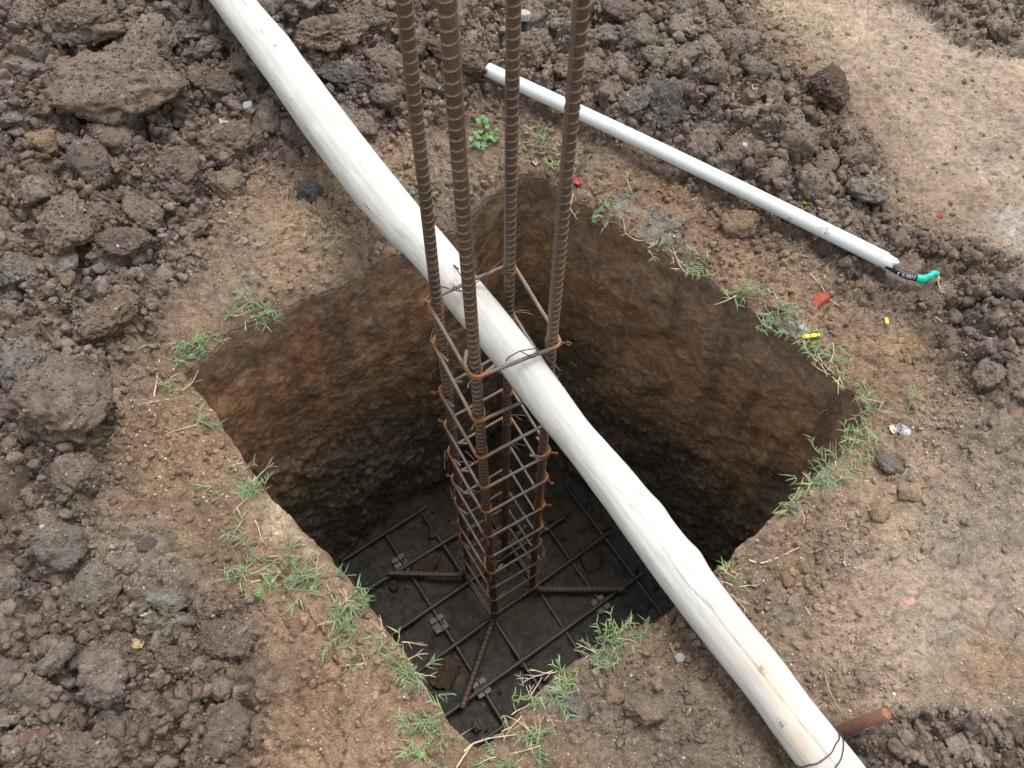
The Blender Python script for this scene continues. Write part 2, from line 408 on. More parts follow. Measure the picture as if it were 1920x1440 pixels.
def rust_material(name, lo, hi, rib, metallic=.25, rough=.62):
    mt, n, l, b = new_mat(name)
    geo = N(n, "ShaderNodeNewGeometry").outputs['Position']
    at = N(n, "ShaderNodeAttribute", attribute_name='wear').outputs['Fac']
    a = noise_n(n, l, geo, 60, 6, .65); a2 = noise_n(n, l, geo, 400, 3, .6); a3 = noise_n(n, l, geo, 7, 3, .6)
    c = mix(n, l, lo, hi, ramp(n, l, a.outputs[0], [(.38, (0, 0, 0)), (.68, (1, 1, 1))]).outputs[0])
    c = mix(n, l, c, ramp(n, l, a3.outputs[0], [(.3, (.75, .75, .75)), (.7, (1.3, 1.25, 1.2))]).outputs[0], 1.0, 'MULTIPLY')
    c = mix(n, l, c, rib, at)
    c = mix(n, l, c, ramp(n, l, a2.outputs[0], [(.3, (.7, .7, .7)), (.7, (1.3, 1.3, 1.3))]).outputs[0], 1.0, 'MULTIPLY')
    l.new(c, b.inputs['Base Color'])
    b.inputs['Metallic'].default_value = metallic; b.inputs['Roughness'].default_value = rough
    bp = N(n, "ShaderNodeBump"); bp.inputs['Strength'].default_value = .35; bp.inputs['Distance'].default_value = .001
    l.new(math_n(n, l, 'ADD', a.outputs[0], a2.outputs[0]), bp.inputs['Height']); l.new(bp.outputs[0], b.inputs['Normal'])
    return mt
M_BAR = rust_material('rusty_ribbed_steel', (.082, .063, .050), (.135, .086, .053), (.46, .36, .27))
M_TIE_STEEL = rust_material('stirrup_steel', (.12, .106, .096), (.175, .148, .122), (.285, .125, .046))
M_WIRE = rust_material('rusty_tie_wire', (.16, .075, .03), (.30, .14, .05), (.20, .18, .16))
M_MAT = rust_material('dark_mat_steel', (.070, .066, .062), (.10, .082, .066), (.20, .19, .18), metallic=.4, rough=.5)
M_FOOT = rust_material('red_brown_steel', (.075, .042, .026), (.12, .06, .034), (.13, .08, .05))
M_STAKE = rust_material('orange_rust_rod', (.165, .080, .056), (.215, .10, .062), (.27, .115, .058), metallic=.05, rough=.8)
M_DARKWIRE = rust_material('dark_wire', (.06, .052, .045), (.10, .08, .065), (.1, .08, .06))

def plain(name, col, rough=.6, var=.15, scale=60, spec=.3, bump=.0, metallic=0):
    mt, n, l, b = new_mat(name)
    geo = N(n, "ShaderNodeNewGeometry").outputs['Position']
    a = noise_n(n, l, geo, scale, 6, .65)
    lo, hi = 1 - var, 1 + var
    c = mix(n, l, col, ramp(n, l, a.outputs[0], [(.3, (lo,) * 3), (.7, (hi,) * 3)]).outputs[0], 1.0, 'MULTIPLY')
    l.new(c, b.inputs['Base Color']); b.inputs['Roughness'].default_value = rough; b.inputs['Specular IOR Level'].default_value = spec
    b.inputs['Metallic'].default_value = metallic
    if bump:
        bp = N(n, "ShaderNodeBump"); bp.inputs['Strength'].default_value = .6; bp.inputs['Distance'].default_value = bump
        l.new(a.outputs[0], bp.inputs['Height']); l.new(bp.outputs[0], b.inputs['Normal'])
    return mt

def wood_material():
    mt, n, l, b = new_mat('bleached_pole_wood')
    co = N(n, "ShaderNodeAttribute", attribute_name='grain').outputs['Vector']   # x along, y,z across
    mp = N(n, "ShaderNodeMapping"); mp.inputs['Scale'].default_value = (2.2, 60, 60); l.new(co, mp.inputs[0])
    g = noise_n(n, l, mp.outputs[0], 1.6, 6, .6)
    mp2 = N(n, "ShaderNodeMapping"); mp2.inputs['Scale'].default_value = (14, 130, 130); l.new(co, mp2.inputs[0])
    g2 = noise_n(n, l, mp2.outputs[0], 1.2, 4, .6)
    big = noise_n(n, l, co, 5, 4, .6)
    mp3 = N(n, "ShaderNodeMapping"); mp3.inputs['Scale'].default_value = (22, 260, 260); l.new(co, mp3.inputs[0])
    fl = noise_n(n, l, mp3.outputs[0], .8, 3, .5)
    c = mix(n, l, (.50, .495, .465), (.57, .566, .535), ramp(n, l, g.outputs[0], [(.35, (0, 0, 0)), (.62, (1, 1, 1))]).outputs[0])
    c = mix(n, l, c, ramp(n, l, big.outputs[0], [(.3, (.90, .885, .85)), (.55, (1, 1, 1)), (.75, (1.03, 1.0, .97))]).outputs[0], 1.0, 'MULTIPLY')
    c = mix(n, l, c, (.30, .285, .26), ramp(n, l, g2.outputs[0], [(.56, (0, 0, 0)), (.76, (.5, .5, .5))]).outputs[0])
    c = mix(n, l, c, (.22, .19, .16), ramp(n, l, fl.outputs[0], [(.66, (0, 0, 0)), (.73, (.75, .75, .75))]).outputs[0])
    stain = N(n, "ShaderNodeAttribute", attribute_name='stain').outputs['Fac']
    c = mix(n, l, c, (.60, .44, .29), math_n(n, l, 'MULTIPLY', stain, math_n(n, l, 'MULTIPLY', g.outputs[0], 1.1)))
    cr = N(n, "ShaderNodeAttribute", attribute_name='crack').outputs['Fac']
    c = mix(n, l, c, (.20, .17, .14), math_n(n, l, 'MULTIPLY', cr, .85))
    l.new(c, b.inputs['Base Color']); b.inputs['Roughness'].default_value = .72; b.inputs['Specular IOR Level'].default_value = .25
    bp = N(n, "ShaderNodeBump"); bp.inputs['Strength'].default_value = .5; bp.inputs['Distance'].default_value = .0015
    l.new(math_n(n, l, 'ADD', g.outputs[0], math_n(n, l, 'MULTIPLY', g2.outputs[0], .5)), bp.inputs['Height']); l.new(bp.outputs[0], b.inputs['Normal'])
    return mt
M_WOOD = wood_material()
M_KNOT = plain('pole_knot_wood', (.36, .31, .24), .8, .5, 300, .2, .001)

def pvc_material():
    mt, n, l, b = new_mat('grey_white_plastic_pipe')
    geo = N(n, "ShaderNodeNewGeometry").outputs['Position']
    d = noise_n(n, l, geo, 26, 6, .7); d2 = noise_n(n, l, geo, 6, 4, .6); d3 = noise_n(n, l, geo, 180, 3, .6)
    c = mix(n, l, (.66, .70, .70), (.62, .60, .54), ramp(n, l, d2.outputs[0], [(.45, (0, 0, 0)), (.8, (.8, .8, .8))]).outputs[0])
    c = mix(n, l, c, (.24, .17, .115), ramp(n, l, math_n(n, l, 'ADD', math_n(n, l, 'MULTIPLY', d.outputs[0], .75), math_n(n, l, 'MULTIPLY', d3.outputs[0], .25)), [(.575, (0, 0, 0)), (.64, (.75, .75, .75))]).outputs[0])
    l.new(c, b.inputs['Base Color']); b.inputs['Roughness'].default_value = .38; b.inputs['Specular IOR Level'].default_value = .45
    return mt
M_PVC = pvc_material()
def grass_material(name, lo, hi):
    mt, n, l, b = new_mat(name)
    at = N(n, "ShaderNodeAttribute", attribute_name='wear').outputs['Fac']
    geo = N(n, "ShaderNodeNewGeometry").outputs['Position']
    c = ramp(n, l, at, [(0, lo), (.45, hi), (.75, (.30, .30, .13)), (1, (.46, .38, .23))]).outputs[0]
    c = mix(n, l, c, ramp(n, l, noise_n(n, l, geo, 70, 4, .6).outputs[0], [(.3, (.7, .7, .7)), (.7, (1.3, 1.3, 1.3))]).outputs[0], 1.0, 'MULTIPLY')
    l.new(c, b.inputs['Base Color']); b.inputs['Roughness'].default_value = .5; b.inputs['Specular IOR Level'].default_value = .35
    return mt
M_GRASS = grass_material('grass_blade', (.115, .185, .095), (.19, .27, .12))
M_GRASS2 = grass_material('grass_blade_bright', (.14, .22, .085), (.23, .31, .12))
M_STRAW = plain('dry_grass_stem', (.56, .46, .31), .8, .3, 80, .2)
M_ROOT = plain('pale_root', (.40, .30, .20), .85, .3, 80, .2)
M_LEAF = plain('weed_leaf', (.115, .23, .075), .5, .35, 90, .35, .001)

# ------------------------------------------------------------------ ground sheet (one sheet to the horizon with the pit cut out)
def axis(lo, hi, step, far):
    a = list(np.arange(lo, hi + 1e-6, step)); d = step
    up, dn = [a[-1]], [a[0]]
    while up[-1] < far: d *= 1.13; up.append(up[-1] + d)
    d = step
    while dn[-1] > -far: d *= 1.13; dn.append(dn[-1] - d)
    return np.array(dn[:0:-1] + a + up[1:])
STEP = .0035
gx, gy = axis(-1.62, 1.62, STEP, 70), axis(.05, 2.3, STEP, 70)
X, Y = np.meshgrid(gx, gy)
nx_, ny_ = len(gx), len(gy)
psd = np.full(X.shape, 9.0)
box = (np.abs(X) < .95) & (Y > -.1) & (Y < 1.75)
sdv, cx, cy = poly_sd(X[box], Y[box], RIM)
psd[box] = -sdv                                                     # positive outside the pit
snapx, snapy = X.copy(), Y.copy()
inb = sdv > 0
tx, ty = X[box].copy(), Y[box].copy(); tx[inb], ty[inb] = cx[inb], cy[inb]
keepx, keepy = X.copy(), Y.copy(); keepx[box], keepy[box] = tx, ty
Zg = zones(keepx, keepy)
HG = height(keepx, keepy, Zg, np.maximum(psd, 0))
CG = soil_colour(keepx, keepy, Zg)
idx = np.arange(nx_ * ny_).reshape(ny_, nx_)
q = np.stack([idx[:-1, :-1], idx[:-1, 1:], idx[1:, 1:], idx[1:, :-1]], -1).reshape(-1, 4)
outside = (psd > 0).ravel()
q = q[outside[q].any(1)]
used = np.unique(q); remap = np.full(nx_ * ny_, -1); remap[used] = np.arange(len(used))
VG = np.stack([keepx, keepy, HG], -1).reshape(-1, 3)[used]
ground = obj('ground', VG, remap[q], M_GROUND, attrs={'soil': CG.reshape(-1, 3)[used]})
tag(ground, kind='structure')

# ------------------------------------------------------------------ pit walls and floor
rows = np.r_[0, .002, np.linspace(.01, -FLOOR_Z + .03, 300)]
hr = height(RIM[:, 0], RIM[:, 1], None, np.zeros(NW)) - .004
arc = np.r_[0, np.cumsum(np.hypot(*np.diff(RIM, axis=0).T))]
peri = arc[-1] + np.hypot(*(RIM[0] - RIM[-1]))
S, Dp = np.meshgrid(arc, rows)
an = S / peri * 2 * math.pi; cxn, cyn = np.cos(an) * peri / 6.283, np.sin(an) * peri / 6.283     # seamless noise domain
def cyl(sx, sy, s, o=4):                                             # noise over (arc, depth), seamless round the pit
    return .5 * (fbm(cxn * sx + cyn * sx * .37, Dp * sy + cyn * sx * .9, s, o) + fbm(cyn * sx + 3, Dp * sy - cxn * sx * .7, s + 40, o))
rel = .020 * cyl(4, 3, 201) + .008 * cyl(15, 9, 211) + .004 * cyl(50, 40, 221, 4)
f1, f2, cid = worley(S * 13 + .5 * fbm(S * 7, Dp * 7, 231, 3), Dp * 4.2 + .8 * S + .5 * fbm(S * 7, Dp * 7, 241, 3), 251)      # spade cuts, leaning
rel += .010 * (cid - .5) * sstep(0, .5, f2 - f1) * (1 - .6 * sstep(.4, .9, Dp))
rel += .0050 * fbm(S * 46, Dp * 3.0 + S * 2, 236, 3) * sstep(.7, .35, Dp) * sstep(-.2, .3, fbm(S * 6, Dp * 3, 237, 2))
rel += .0060 * fbm(S * 60 + Dp * 24, Dp * 34 - S * 20, 261, 4, .6) * (.4 + .6 * sstep(.3, .9, Dp))
rel += .0045 * np.abs(fbm(S * 26, Dp * 22, 271, 3)) * sstep(.5, 1.0, Dp)
f1, f2, cid = worley(S * 95 + .5 * fbm(S * 40, Dp * 40, 291, 2), Dp * 88, 292)
grit = cid
rel += .0042 * (cid - .5) * sstep(0, .3, f2 - f1) * (.35 + .65 * sstep(-.3, .4, fbm(S * 9, Dp * 9, 293, 3)))
f1, f2, cid2 = worley(S * 38 + .6 * fbm(S * 20, Dp * 20, 294, 2), Dp * 30 - S * 14, 295)
rel += .0065 * (cid2 - .5) * sstep(0, .18, f2 - f1) * sstep(-.1, .5, fbm(S * 7, Dp * 7, 296, 3) + .5 * sstep(.5, 1.1, Dp) - .1)
rel *= sstep(0, .09, Dp) * (.55 + .45 * sstep(.4, .9, Dp))
off = .0 + .035 * np.clip(Dp / 1.5, 0, 1) - rel + .010 * sstep(.02, 0, Dp) * 0
off[0] = .012; off[1] = 0
WX = RIM[None, :, 0] + RIM_N[None, :, 0] * off
WY = RIM[None, :, 1] + RIM_N[None, :, 1] * off
WZ = hr[None, :] * np.clip(1 - Dp / .5, 0, 1) - Dp
WZ[0] = hr
nr = len(rows)
idx = np.arange(nr * NW).reshape(nr, NW); idr = np.roll(idx, -1, 1)
q = np.stack([idx[:-1], idr[:-1], idr[1:], idx[1:]], -1).reshape(-1, 4)
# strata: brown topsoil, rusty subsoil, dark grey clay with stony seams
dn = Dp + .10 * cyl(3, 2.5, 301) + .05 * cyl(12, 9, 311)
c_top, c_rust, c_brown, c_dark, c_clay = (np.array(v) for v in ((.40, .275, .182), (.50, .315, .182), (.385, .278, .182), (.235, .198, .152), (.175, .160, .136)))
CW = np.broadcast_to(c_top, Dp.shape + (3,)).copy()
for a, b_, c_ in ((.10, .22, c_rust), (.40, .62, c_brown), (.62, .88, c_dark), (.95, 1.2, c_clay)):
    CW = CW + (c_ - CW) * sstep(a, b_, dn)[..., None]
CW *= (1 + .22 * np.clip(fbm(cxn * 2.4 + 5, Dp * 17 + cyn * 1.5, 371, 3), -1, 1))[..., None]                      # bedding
scr = sstep(.15, .7, fbm(S * 24, Dp * 1.7 + S, 381, 3)) * sstep(.75, .3, Dp) * sstep(0, .06, Dp)
CW = CW + (np.array([.19, .145, .11]) - CW) * (scr * .55)[..., None]                                                # smeared damp scrape marks
sp = sstep(.15, .55, cyl(9, 14, 321)) * sstep(.5, .8, Dp)
CW = CW + (np.array([.31, .235, .145]) - CW) * (sp * .6)[..., None]
gp = sstep(.1, .6, cyl(6, 5, 331))
CW = CW + (np.array([.22, .19, .145]) - CW) * (gp * .5)[..., None]
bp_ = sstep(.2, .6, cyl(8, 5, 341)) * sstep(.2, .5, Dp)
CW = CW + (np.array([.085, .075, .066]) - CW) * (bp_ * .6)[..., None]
CW *= (1 + .30 * cyl(40, 30, 351, 3) + .22 * (grit - .5))[..., None]
fleck = (grit > .955)[..., None] * (fbm(S * 8, Dp * 8, 355, 2) > -.1)[..., None]
CW = np.where(fleck, CW * .4 + np.array([.42, .36, .27]) * .6, CW)
rust_s = sstep(.35, .8, cyl(11, 8, 361)) * sstep(.9, .5, Dp)
CW = CW + (np.array([.42, .20, .09]) - CW) * (rust_s * .45)[..., None]
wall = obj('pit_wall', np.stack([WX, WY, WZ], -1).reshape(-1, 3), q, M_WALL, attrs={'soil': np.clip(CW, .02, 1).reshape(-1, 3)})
tag(wall, kind='structure')

fx = np.arange(-.80, .82, .0055); fy = np.arange(.02, 1.60, .0055)
X, Y = np.meshgrid(fx, fy)
wx, wy = X + .02 * fbm(X * 14, Y * 14, 401, 3), Y + .02 * fbm(X * 14, Y * 14, 411, 3)
fh = .016 * fbm(X * 5, Y * 5, 421, 4) + .0040 * fbm(X * 50, Y * 50, 431, 3)
f1, f2, cid = worley(wx * 8, wy * 8, 441)
crk = sstep(.1, .5, fbm(X * 2.4 + 1, Y * 2.4, 451, 2) + .35 * sstep(.1, .6, X))
fh += .012 * (cid - .5) * crk * sstep(0, .08, f2 - f1) - .012 * crk * sstep(.06, 0, f2 - f1)
f1, f2, cid = worley(wx * 42, wy * 42, 461)
fh += .004 * (cid - .4) * sstep(0, .3, f2 - f1) * sstep(-.2, .5, fbm(X * 3, Y * 3, 471, 3))
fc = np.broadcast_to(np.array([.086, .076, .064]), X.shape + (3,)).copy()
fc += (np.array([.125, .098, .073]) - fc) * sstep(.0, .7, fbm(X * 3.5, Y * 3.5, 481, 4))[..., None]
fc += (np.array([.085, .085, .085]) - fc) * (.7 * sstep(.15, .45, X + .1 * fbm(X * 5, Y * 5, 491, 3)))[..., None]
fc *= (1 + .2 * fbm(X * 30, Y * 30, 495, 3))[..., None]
idx = np.arange(X.size).reshape(X.shape)
q = np.stack([idx[:-1, :-1], idx[:-1, 1:], idx[1:, 1:], idx[1:, :-1]], -1).reshape(-1, 4)
floor = obj('pit_floor', np.stack([X, Y, FLOOR_Z + fh], -1).reshape(-1, 3), q, M_FLOOR, attrs={'soil': fc.reshape(-1, 3)})
tag(floor, kind='structure')

# ------------------------------------------------------------------ clods of earth
def clod_mesh(name, seed, sub=4, planes=11, flat=.72, rough=1.0, mat=None, k=15.0):
    bm = bmesh.new(); bmesh.ops.create_icosphere(bm, subdivisions=sub, radius=1)
    V = np.array([v.co[:] for v in bm.verts]); Fs = np.array([[v.index for v in f.verts] for f in bm.faces]); bm.free()
    r = np.random.default_rng(seed)
    nrm = r.normal(size=(planes, 3)); nrm /= np.linalg.norm(nrm, axis=1)[:, None]
    dd = r.uniform(.55, .98, planes)
    dot = V @ nrm.T
    rr = np.where(dot > .05, dd / np.maximum(dot, .05), 9)
    R = -np.log(np.exp(-k * rr).sum(1) + math.exp(-k * 1.10)) / k           # soft minimum: blunt facets
    o = r.uniform(-50, 50, 3)
    d = np.empty(len(V))
    for i, v in enumerate(V):
        p = Vector(v * R[i]) + Vector(o)
        a = mnoise.fractal(p * 1.5, 1.0, 2.0, 3) * .15
        f1_ = mnoise.voronoi(p * 2.3 + Vector((a, a, a)))[0]
        a += ((.75 - f1_[0]) * .08 - .42 * max(0, .16 - (f1_[1] - f1_[0]))) * rough
        f1_ = mnoise.voronoi(p * 5.2)[0]
        a += ((.6 - f1_[0]) * .05 - .42 * max(0, .12 - (f1_[1] - f1_[0]))) * rough
        f1_ = mnoise.voronoi(p * 11.5)[0]
        a += (.55 - f1_[0]) * .04 * rough
        a += (.30 - abs(mnoise.fractal(p * 3.3, 1.0, 2.0, 2))) * .20 * rough
        a += (.25 - abs(mnoise.fractal(p * 8.5, .9, 2.0, 2))) * .11 * rough
        a += mnoise.fractal(p * 17, .6, 2.0, 2) * .035 * rough
        d[i] = a
    W = V * (R + d)[:, None]
    W *= 1 / np.abs(W).max(0)
    W[:, 2] *= flat
    return mesh_np(name, W, Fs, mat)
CLODS = [clod_mesh('earth_clod', 900 + i, 4, 8 + i % 6, .62 + .05 * (i % 4), 1.0, M_CLOD) for i in range(16)]
PLACED = []                                                           # x, y, r of every big clod
def place_clod(mesh, x, y, sx, sy, sz, rot, col, sink=.36, tilt=None, name='earth_clod'):
    o = bpy.data.objects.new(name, mesh)
    z = hz(x, y)
    o.location = (x, y, z + sz * (1 - 2 * sink) * .5)
    t = tilt or (random.uniform(-.35, .35), random.uniform(-.35, .35))
    o.rotation_euler = (t[0], t[1], rot)
    o.scale = (sx, sy, sz)
    o.color = (*col, 1)
    PLACED.append((x, y, (sx + sy) / 2))
    return link(o)
DK, BR, GR, OR, CH = (.160, .125, .103), (.205, .158, .124), (.19, .17, .152), (.25, .17, .112), (.108, .098, .091)
HERO = [  # px, py, width px, height px, turn (deg), colour, label
    (235, 165, 245, 190, 20, BR, "largest brown earth clod in the upper left heap with a broad flat top"),
    (285, 85, 130, 100, 35, (.235, .195, .16), "smooth greyish clod leaning on top of the largest clod in the heap"),
    (430, 265, 150, 110, -15, BR, "wide brown clod with sandy face just left of the white pole"),
    (325, 310, 140, 115, -35, DK, "ridge shaped dark clod left of the wide sandy clod"),
    (432, 345, 85, 66, -30, (.23, .175, .13), "wedge shaped clod at the edge of the heap nearest the lone black clod"),
    (577, 357, 66, 62, 15, CH, "lone charcoal black clod lying on pale soil left of the pole"),
    (115, 730, 225, 215, -20, BR, "big brown clod with sloping side at the left edge of the photo"),
    (48, 690, 90, 150, 15, GR, "pale grey clay lump pressed against the left side of the big sloping clod"),
    (152, 885, 98, 92, 10, (.20, .165, .13), "round cracked clod below the big sloping clod at left"),
    (66, 908, 70, 64, 0, DK, "fist sized brown clod left of the round cracked clod"),
    (48, 505, 110, 92, 15, GR, "greyish clod at the left edge over a dark hollow"),
    (208, 590, 130, 110, -10, (.2, .145, .1), "cracked brown lump between the heap and the pale soil left of the pit"),
    (372, 140, 54, 74, 10, DK, "upright narrow clod right of the largest clod"),
    (418, 165, 60, 92, 0, (.15, .115, .095), "dark upright clod beside the pole near the small white stone"),
    (462, 120, 78, 80, 25, BR, "sandy brown clod tucked against the left side of the pole"),
    (352, 62, 82, 56, 0, GR, "grey clay clod near the top edge just left of the pole"),
    (140, 420, 100, 150, 5, BR, "tall cracked clod in the middle of the left heap"),
    (88, 258, 80, 70, 0, OR, "orange brown crumbly clod in the upper left heap"),
    (212, 258, 82, 70, 20, BR, "small brown clod under the front edge of the largest clod"),
    (70, 622, 140, 80, 10, DK, "flat dark clod just above the big sloping clod at left"),
    (165, 40, 190, 90, 0, BR, "brown clod cut by the top edge of the photo at left"),
    (25, 330, 80, 90, 30, DK, "dark clod at the left edge in the upper heap"),
    (240, 465, 120, 70, 0, DK, "low dark clod below the ridge shaped clod"),
    (1245, 200, 112, 112, -20, CH, "big dark grey clod with smooth face just above the white pipe"),
    (1545, 158, 104, 88, 10, (.13, .092, .07), "big dark brown clod beside the trodden sandy ground"),
    (1415, 128, 76, 66, 0, GR, "greyish clod left of the big dark brown clod"),
    (1388, 412, 76, 60, 15, OR, "orange brown clod just below the white pipe"),
    (1592, 240, 52, 62, 15, (.27, .215, .165), "smooth flat pale clod at the border of the sandy ground"),
    (862, 92, 150, 76, -35, DK, "tilted slab of earth seen between the second and third upright bars"),
    (1000, 85, 96, 96, 0, BR, "rounded clod seen between the third and fourth upright bars"),
    (1090, 130, 110, 66, -15, BR, "low rounded clod just above the buried end of the white pipe"),
    (1195, 70, 90, 84, 30, (.19, .16, .13), "grey brown angular clod near the top right of the bars"),
    (1160, 20, 80, 60, 0, DK, "dark clod at the top edge right of the bars"),
    (620, 60, 140, 92, -15, BR, "big crumbly clod right of the pole near the top edge"),
    (650, 138, 140, 60, -30, CH, "dark flat clod overhanging a hollow right of the pole"),
    (700, 30, 90, 70, 0, DK, "brown clod at the top edge left of the first upright bar"),
    (556, 1168, 44, 40, 0, OR, "round orange brown clod by the grass on the near left rim"),
    (277, 1019, 36, 28, 0, CH, "small black crumbly clod lying on the orange soil left of the pit"),
    (1206, 1318, 112, 64, 15, (.215, .165, .12), "flat smooth clod lying below the near right rim"),
    (1150, 1296, 42, 40, 0, OR, "round orange brown clod beside the flat smooth clod"),
    (1694, 715, 36, 32, 0, (.31, .215, .145), "small light brown clod among crumbs right of the pit"),
    (1664, 865, 62, 46, 0, (.175, .15, .127), "greyish crumbly clod near the silver foil"),
    (1474, 1083, 36, 32, 0, OR, "small tan clod on the soil at the right corner below the rim"),
    (1698, 918, 58, 40, -25, (.33, .24, .16), "sandy brown clod below the greyish crumbly clod at right"),
    (1650, 958, 42, 44, 0, (.31, .22, .15), "rounded tan clod on the soil right of the rim"),
    (1835, 610, 62, 46, 15, (.25, .205, .165), "flat grey brown clod at right below the green taped cable"),
    (1745, 560, 52, 40, 0, DK, "rounded dark clod just below the green taped cable"),
    (1618, 532, 44, 54, 0, OR, "orange brown clod left of the pipe end"),
    (1785, 468, 46, 40, 0, (.22, .17, .125), "smooth brown clod right of the green taped cable"),
    (1452, 570, 34, 24, 0, BR, "small flat clod in the grass on the far right rim"),
    (60, 1395, 90, 70, 0, (.19, .118, .092), "reddish brown clod in the lower left corner"),
    (170, 1405, 150, 90, 10, (.20, .15, .115), "wide low clod near the bottom edge at left"),
    (275, 1300, 62, 56, 0, BR, "rounded brown clod in the lower left spoil"),
    (330, 1230, 90, 70, 20, (.17, .135, .11), "cracked clod at the inner edge of the lower left spoil"),
    (420, 1200, 110, 76, -10, (.18, .14, .11), "broad cracked clod where the spoil meets the orange soil"),
    (1725, 1395, 70, 64, 10, (.14, .105, .085), "dark clod right of the rusty stake at the bottom edge"),
    (1660, 1405, 62, 60, 30, (.15, .112, .09), "dark round clod close to the pole at the bottom edge"),
]
HERO.append((312, 1125, 84, 46, 0, (.215, .2, .18), "flat grey clay lump at the edge of the lower left spoil"))
for i, (px, py, w, h_, rot, col, lab) in enumerate(HERO):
    g = G(px, py + h_ * .12)
    s = depth(g) / F
    big = w > 85
    me = clod_mesh('earth_clod', 40 + i, 5 if big else (4 if w > 45 else 3), 9 + i % 5, .9, 1.0 if w > 60 else .8, M_CLOD)
    sx = w * s / 2 * 1.05; sz = min(sx, h_ * s / 2) * .85; sy = max(h_ * s / 2 * 1.15, sz * .9)
    o = place_clod(me, g.x, g.y, sx, sy, sz, math.radians(rot), np.array(col) * 1.05, .22 if w > 80 else .44, (random.uniform(-.25, .25), random.uniform(-.15, .15)))
    tag(o, lab, 'earth clod')

KEEP = [(P(*q_, .02)[:2], r_) for q_, r_ in (((1715, 515), .075), ((1750, 520), .06), ((1690, 500), .05), ((1530, 566), .045), ((465, 200), .03), ((1519, 633), .04), ((1660, 605), .025), ((1510, 385), .03), ((1692, 808), .04),
        ((1600, 1355), .05), ((1640, 1340), .05), ((905, 262), .05), ((1762, 406), .02), ((260, 1208), .03), ((1703, 1124), .03), ((1083, 341), .03), ((318, 1117), .05))]
def keep_out(x, y, r):
    x, y, r = np.atleast_1d(x), np.atleast_1d(y), np.atleast_1d(r)
    tq = np.clip(((x - PIPE_A[0]) * PIPE_D[0] + (y - PIPE_A[1]) * PIPE_D[1]) / PIPE_L2, .03, 1)
    bad = np.hypot(x - PIPE_A[0] - tq * PIPE_D[0], y - PIPE_A[1] - tq * PIPE_D[1]) < r * 1.1 + PIPE_R * .8
    for c_, r_ in KEEP: bad |= np.hypot(x - c_[0], y - c_[1]) < r_ + r * .6
    return bad
def in_pit(x, y, pad=.0):
    return -poly_sd(np.array([x]), np.array([y]), RIM_S)[0][0] < pad
def region(px, py):
    if px > 1560 and py > 1000: return 'in the dark spoil by the rusty stake', 'clods by the rusty stake'
    if py > 980 and px < 700: return 'in the lower left spoil', 'clods of the lower left spoil'
    if px < 560 and py < 1000 and px < 470 - max(0, (py - 400)) * .4: return 'in the loose heap left of the pole', 'clods of the heap left of the pole'
    if px < 760 and py < 340: return 'right of the pole near the top edge', 'clods right of the pole at the top'
    if px < 1130 and py < 300: return 'behind the upright bars', 'clods behind the upright bars'
    if py < 260 + (px - 1080) * .42 and px > 1100: return 'in the dark heap above the white pipe', 'clods of the heap above the pipe'
    if px > 1100 and py < 900: return 'between the white pipe and the pit rim', 'clods between pipe and rim'
    return 'lying on the trodden soil around the pit', 'clods on the trodden soil'
AUTO = []
tries = 0
cand = []
while len(cand) < 5000:
    x, y = RNG.uniform(-1.6, 1.6), RNG.uniform(.05, 2.25)
    cand.append((x, y))
cand = np.array(cand)
cz = zones(cand[:, 0], cand[:, 1]); cc = soil_colour(cand[:, 0], cand[:, 1], cz)
cp = -poly_sd(cand[:, 0], cand[:, 1], RIM_S)[0]
PL = np.array(PLACED)
sizes = np.sort(.0105 + .030 * RNG.power(.33, 5000) ** 1.6)[::-1]
sizes = np.clip(.011 * (RNG.pareto(2.2, 5000) + 1), .011, .048); sizes[::-1].sort()
k = 0
BIGS = [(270, 400, 80), (360, 440, 66), (180, 330, 90), (30, 430, 70), (300, 530, 76), (120, 500, 76), (40, 140, 96), (505, 62, 60), (20, 225, 70), (770, 90, 70), (722, 188, 84), (1290, 60, 84), (1335, 145, 64), (1300, 150, 60), (1480, 235, 60),
        (1405, 215, 64), (1340, 240, 70), (1450, 330, 52), (1545, 320, 60), (1190, 190, 60), (1660, 470, 50), (1770, 640, 60), (1870, 600, 54), (1850, 700, 60), (1230, 110, 50), (1060, 60, 56), (230, 350, 56), (330, 390, 60), (500, 200, 50), (545, 250, 44),
        (90, 1130, 70), (60, 1010, 66), (230, 1190, 66), (420, 1290, 60), (360, 1330, 64), (250, 1370, 60), (110, 1240, 76), (90, 980, 50), (310, 1200, 50), (450, 1230, 44), (1800, 1400, 56), (1880, 1380, 60), (1780, 40, 60), (1860, 60, 56)]
for bx, by, bw in BIGS:
    g_ = G(bx, by); r = bw * depth(g_) / F / 2
    if (np.hypot(PL[:, 0] - g_.x, PL[:, 1] - g_.y) < (PL[:, 2] + r) * .62).any() or keep_out(g_.x, g_.y, r)[0]: continue
    PL = np.vstack([PL, (g_.x, g_.y, r)])
    col = soil_colour(np.array([g_.x]), np.array([g_.y]))[0] * RNG.uniform(.95, 1.3); col = col + (np.array([.225, .20, .175]) - col) * RNG.uniform(0, .65)
    o = place_clod(CLODS[int(RNG.integers(16))], g_.x, g_.y, r * RNG.uniform(1, 1.3), r * RNG.uniform(.75, 1.0), r * RNG.uniform(.65, .9), RNG.uniform(0, 6.28), col, .27, (RNG.uniform(-.5, .5), RNG.uniform(-.5, .5)))
    lum = float(np.mean(col)) / .15
    AUTO.append((o, (bx, by), 'fist sized', 'light brown' if lum > 1.12 else 'dark brown' if lum < .85 else 'brown', region(bx, by)[0], region(bx, by)[1]))
